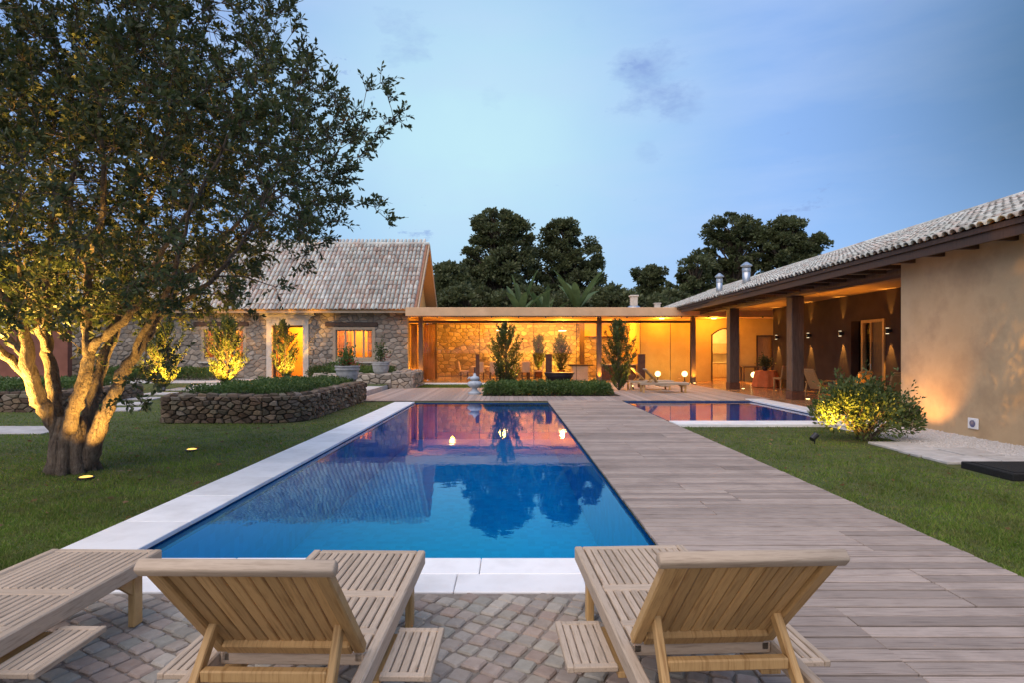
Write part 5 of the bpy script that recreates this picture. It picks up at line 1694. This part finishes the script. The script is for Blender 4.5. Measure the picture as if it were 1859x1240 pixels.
wood_tree('forest_tree', 'dark tree behind the stone house roof, seen through the big crown', 190, 50, 0, 160, 440, 600, 60, 32)
for lb, cx, w_, tp_, sd in (('dark round shrub behind the flat roof, left of the banana plants', 850, 120, 520, 21), ('dark round shrub behind the flat roof, behind the banana plants', 985, 180, 520, 22), ('dark round shrub behind the flat roof, below the gap of sky', 1110, 110, 522, 23), ('dark round shrub behind the flat roof, right of the cream chimney', 1215, 100, 530, 24)):
    t = wood_tree('garden_shrub', lb, cx, 46, 0, w_, tp_, 590, 34, sd, 300); t['category'] = 'shrub'


def banana(label, x, y, z, seed, s=1.0):
    r2 = random.Random(seed)
    t = root('banana_plant', label, 'plant', (x, y, z), 0, 'banana plants behind the flat roof')
    MB().tube([(0, 0, 0), (.05, 0, 1.6 * s), (0, 0, 3.2 * s)], [.16, .13, .08], 8).build('stem', MAT['leaf_banana'], t)
    for k in range(8):
        a = k * 2.4 + r2.uniform(-.3, .3); tilt = r2.uniform(.2, .8); L_ = r2.uniform(1.9, 2.8) * s
        d = Vector((math.cos(a) * math.sin(tilt), math.sin(a) * math.sin(tilt), math.cos(tilt)))
        side = d.cross(Vector((0, 0, 1))).normalized(); n = 9; vs = []
        for i in range(n):
            u = i / (n - 1)
            c = Vector((0, 0, 2.8 * s)) + d * L_ * u + Vector((0, 0, -1)) * (u ** 2.3) * L_ * .35 * math.sin(tilt)
            w_ = .19 * s * math.sin(math.pi * min(1, .12 + u * .86)) ** .7 * (1 if u > .1 else .25)
            nn = side.cross(d)
            vs += [c + side * w_ + nn * w_ * .35, c, c - side * w_ + nn * w_ * .35]
        fs = [(i * 3 + j, i * 3 + j + 1, i * 3 + j + 4, i * 3 + j + 3) for i in range(n - 1) for j in range(2)]
        MB().add(vs, fs).build('leaf', MAT['leaf_banana'], t)


for lb, x_, d, z, sd, s in (('banana plant behind the flat roof, nearest the stone house', 945, 41, .1, 1, 1.45), ('banana plant behind the flat roof, in the middle of the three', 988, 42, .1, 2, 1.35), ('banana plant behind the flat roof, with the widest upright leaves', 1048, 41, .1, 3, 1.6)):
    banana(lb, (x_ - 925) * d / 1050, d, z, sd, s)


# ---- flame shaped conifers
def conifer(label, x, y, z, H, Wd, seed, group='flame shaped conifers', dens=1.0):
    r2 = np.random.default_rng(seed)
    t = root('conifer', label, 'conifer', (x, y, z), 0, group)
    m = MB().tube([(0, 0, -.05), (.03, 0, H * .5), (0, 0, H * .9)], [.06, .04, .01], 7)
    P_, D_ = [], []
    ns = int(95 * dens)
    for k in range(ns):
        h = (k + r2.random()) / ns
        a = r2.random() * 6.283
        prof = Wd * (math.sin(math.pi * min(1, .16 + h * .80)) ** .8) * r2.uniform(.5, 1.45)
        z0 = h * H * .86 + .08
        b0 = np.array([0, 0, max(.05, z0 - .25)])
        up = r2.uniform(.5, 1.1)
        e = np.array([math.cos(a) * prof, math.sin(a) * prof, z0 + prof * up * .8 + .12])
        mid = (b0 + e) / 2 + np.array([math.cos(a), math.sin(a), -.3]) * prof * .22
        m.tube([Vector(b0), Vector(mid), Vector(e)], [.014, .010, .004], 4, False)
        n_ = 62
        s_ = r2.uniform(.25, 1.0, (n_, 1))
        pt = (1 - s_) ** 2 * b0 + 2 * s_ * (1 - s_) * mid + s_ ** 2 * e
        dr = unit((e - mid) + np.array([0, 0, .25 * prof]))
        P_.append(pt + r2.normal(0, .028, (n_, 3))); D_.append(np.repeat(dr[None, :], n_, 0) + r2.normal(0, .38, (n_, 3)))
    m.build('stem', MAT['bark_dark'], t)
    V = leaf_quads(np.concatenate(P_), unit(np.concatenate(D_)), .125, .30, .2)
    link('foliage', quads_mesh('foliage', V), t, MAT['leaf_conifer'])
    return t


def garden_spot(label, x, y, z, target, w, cone=80, col=(1.0, .50, .07)):
    t = root('garden_spotlight', label, 'light', (x, y, z), group='spike spotlights in the beds')
    d = (Vector(target) - Vector((x, y, z + .14))).normalized()
    c = Vector((0, 0, .14))
    MB().tube([c - d * .09, c + d * .05], [.05, .06], 12).build('head', MAT['metal_black'], t)
    MB().tube([c + d * .051, c + d * .056], [.05, .05], 12).build('lens', MAT['lamp_warm'], t)
    MB().tube([(0, 0, -.1), (0, 0, .12)], .012, 6).build('spike', MAT['metal_black'], t)
    lamp_spot(t, Vector((x, y, z + .14)) + d * .09, target, w * 1.6, cone, .6, col, .03)


conifer('brightly lit golden conifer before the shuttered window of the house', -12.2, 25.0, .16, 3.2, .78, 1, dens=1.2)
garden_spot('spike spotlight under the conifer at the shuttered window', -11.5, 23.9, .16, (-12.1, 25, 1.5), 800, 75)
garden_spot('second spike spotlight beside the conifer at the shuttered window', -13.2, 24.0, .16, (-12.3, 25, 1.5), 600, 75)
conifer('slender lit conifer in front of the house doorway', -11.1, 28.6, .23, 3.25, .55, 2, dens=.8)
garden_spot('spike spotlight under the slender conifer at the doorway', -10.7, 27.5, .23, (-11.1, 28.6, 1.5), 600, 70)
conifer('golden lit conifer glimpsed behind the right stems of the big tree', -13.9, 23.2, .12, 2.9, .72, 3)
garden_spot('spike spotlight under the conifer behind the big tree', -13.2, 22.1, .12, (-13.9, 23.2, 1.4), 800, 75)
conifer('dark conifer rising from the bed behind the clipped hedge', -.17, 25.0, GZ, 3.15, .62, 4)
garden_spot('spike spotlight behind the dark conifer in the hedge bed', -.55, 25.9, GZ, (-.2, 25.2, 2.2), 420, 85)
garden_spot('spike spotlight low beside the dark conifer in the hedge bed', .55, 25.7, GZ, (.1, 25.1, 2.0), 380, 85)
conifer('dark conifer beside the sideways loungers', 4.78, 25.3, GZ, 3.35, .62, 5)
garden_spot('spike spotlight beside the conifer near the loungers', 5.5, 25.9, GZ, (4.9, 25.4, 1.6), 480, 85)
conifer('small conifer in the glazed room before the stone wall, left of two', 1.85, 36.8, .5, 2.4, .4, 6, dens=.7)
conifer('small conifer in the glazed room before the stone wall, right of two', 3.25, 36.4, .4, 2.6, .45, 7, dens=.7)
for lb, x_, y_ in (('square planter of the left conifer inside the glazed room', 1.85, 36.8), ('square planter of the right conifer inside the glazed room', 3.25, 36.4)):
    t = root('indoor_planter', lb, 'planter', (x_, y_, .03))
    MB().box(x_ - .24, x_ + .24, y_ - .24, y_ + .24, .03, .52, .02).build('box', MAT['corten'], t, True)
    MB().box(x_ - .2, x_ + .2, y_ - .2, y_ + .2, .50, .525).build('soil', MAT['soil'], t, True)
garden_spot('small spotlight between the two indoor conifers', 2.5, 35.9, .03, (2.7, 38.5, 2.2), 300, 100)
garden_spot('small spotlight at the foot of the stone wall near the table', -.3, 37.6, .03, (-.2, 38.5, 2.4), 220, 110)


# ---- hedges and ground cover
def leafbox(name, label, cat, x0, x1, y0, y1, z0, z1, n, mat, size=.07, lump=.06, wid=.5, group=None, stems=True):
    t = root(name, label, cat, ((x0 + x1) / 2, (y0 + y1) / 2, z0), 0, group)
    x = nrng.uniform(x0, x1, n); y = nrng.uniform(y0, y1, n); u = nrng.random(n) ** .5
    edge = np.minimum(np.minimum(x - x0, x1 - x), np.minimum(y - y0, y1 - y))
    hh = (z1 - z0) * np.clip(.55 + edge * 3.0, 0, 1) + lump * (np.sin(x * 5.1 + y * 3.3) * .6 + np.sin(x * 11.7 - y * 9.1) * .5 + nrng.normal(0, .35, n))
    z = z0 + hh * u
    P_ = np.stack([x, y, z], 1)
    D_ = rand_dirs(n, .9)
    V = leaf_quads(P_, D_, size, wid, .4) - np.array(tuple(OFF[t.name]))
    link('foliage', quads_mesh('foliage', V), t, MAT[mat])
    if stems:
        m = MB()
        for k in range(int((x1 - x0) * (y1 - y0) * 14)):
            a, b = rng.uniform(x0 + .05, x1 - .05), rng.uniform(y0 + .05, y1 - .05)
            m.tube([(a, b, z0 - .02), (a + rng.uniform(-.1, .1), b + rng.uniform(-.1, .1), z0 + (z1 - z0) * .7)], [.008, .004], 4, False)
        m.build('stems', MAT['bark_dark'], t, True)
    return t


leafbox('low_hedge', 'low clipped hedge between the two pools and the glazed room', 'hedge', -1.0, 3.98, 21.95, 24.0, GZ, .46, 19000, 'leaf_hedge', .085, .07)
leafbox('ground_cover', 'leafy green ground cover filling the long dark stone planter', 'ground cover', -8.1, -5.35, 14.25, 20.0, .58, .80, 17000, 'leaf_hedge', .075, .06)
leafbox('ground_cover', 'leafy ground cover in the short planter before the stone house', 'ground cover', -8.8, -5.6, 26.75, 28.2, .6, .92, 5000, 'leaf_hedge', .08, .06)
leafbox('ground_cover', 'green ground cover in the planter behind the big trunk', 'ground cover', -17.8, -13.2, 16.5, 20.3, .48, .78, 12000, 'leaf_hedge', .08, .06)
leafbox('low_hedge', 'low hedge along the stone wall below the shuttered window', 'hedge', -21.5, -14.9, 28.9, 30.4, .23, .85, 13000, 'leaf_hedge', .09, .06)
leafbox('low_hedge', 'low hedge along the stone wall below the lit window', 'hedge', -10.3, -5.9, 29.2, 30.5, .23, .95, 9000, 'leaf_hedge', .09, .1)

# bush by the plaster wall
bu = root('round_bush', 'rounded leafy bush by the plaster wall, its pool side lit', 'bush', (6.95, 11.3, GZ))
n = 6800
lob = np.array([(-.45, 0, .62, .50), (.05, .1, .72, .55), (.45, 0, .55, .48), (.0, -.3, .5, .5), (-.75, .05, .55, .28), (.78, -.05, .42, .30), (-.2, .3, .85, .35), (.3, .2, .82, .32), (-.5, -.2, .85, .25)])
c = lob[nrng.integers(0, len(lob), n)]
q = unit(nrng.normal(0, 1, (n, 3))) * (nrng.random((n, 1)) ** .4) * c[:, 3:4]
P_ = c[:, :3] + q
ex = []
for k in range(60):
    l = lob[k % len(lob)]
    dd = unit(np.array([rng.gauss(0, 1), rng.gauss(0, 1), abs(rng.gauss(0, .8)) + .1]))
    for s_ in np.linspace(.85, 1.5, 14): ex.append(l[:3] + dd * l[3] * s_ + nrng.normal(0, .025, 3))
ex = np.array(ex); P_ = np.concatenate([P_, ex]); q = np.concatenate([q, ex - np.array([0, 0, .5])])
ok = P_[:, 2] > .06
link('foliage', quads_mesh('foliage', leaf_quads(P_[ok], unit(q[ok] + np.array([0, 0, .25])), .085, .42, .5)), bu, MAT['leaf_bush'])
m = MB()
for k in range(34):
    l = lob[k % len(lob)]
    e = Vector((l[0] + rng.uniform(-.3, .3), l[1] + rng.uniform(-.3, .3), l[2] + rng.uniform(0, .3)))
    e = e * rng.uniform(1.0, 1.22)
    m.tube([(rng.uniform(-.12, .12), rng.uniform(-.12, .12), -.02), tuple(e * .5 + Vector((0, 0, .05))), tuple(e)], [.018, .012, .004], 5, False)
m.build('stems', MAT['bark_dark'], bu)
garden_spot('spike spotlight on the lawn beside the rounded bush', 5.75, 10.9, GZ, (6.65, 11.25, .75), 230, 80)
garden_spot('spike spotlight hidden behind the rounded bush', 8.35, 12.75, GZ, (9.3, 12.75, .9), 45, 95, (1.0, .48, .16))
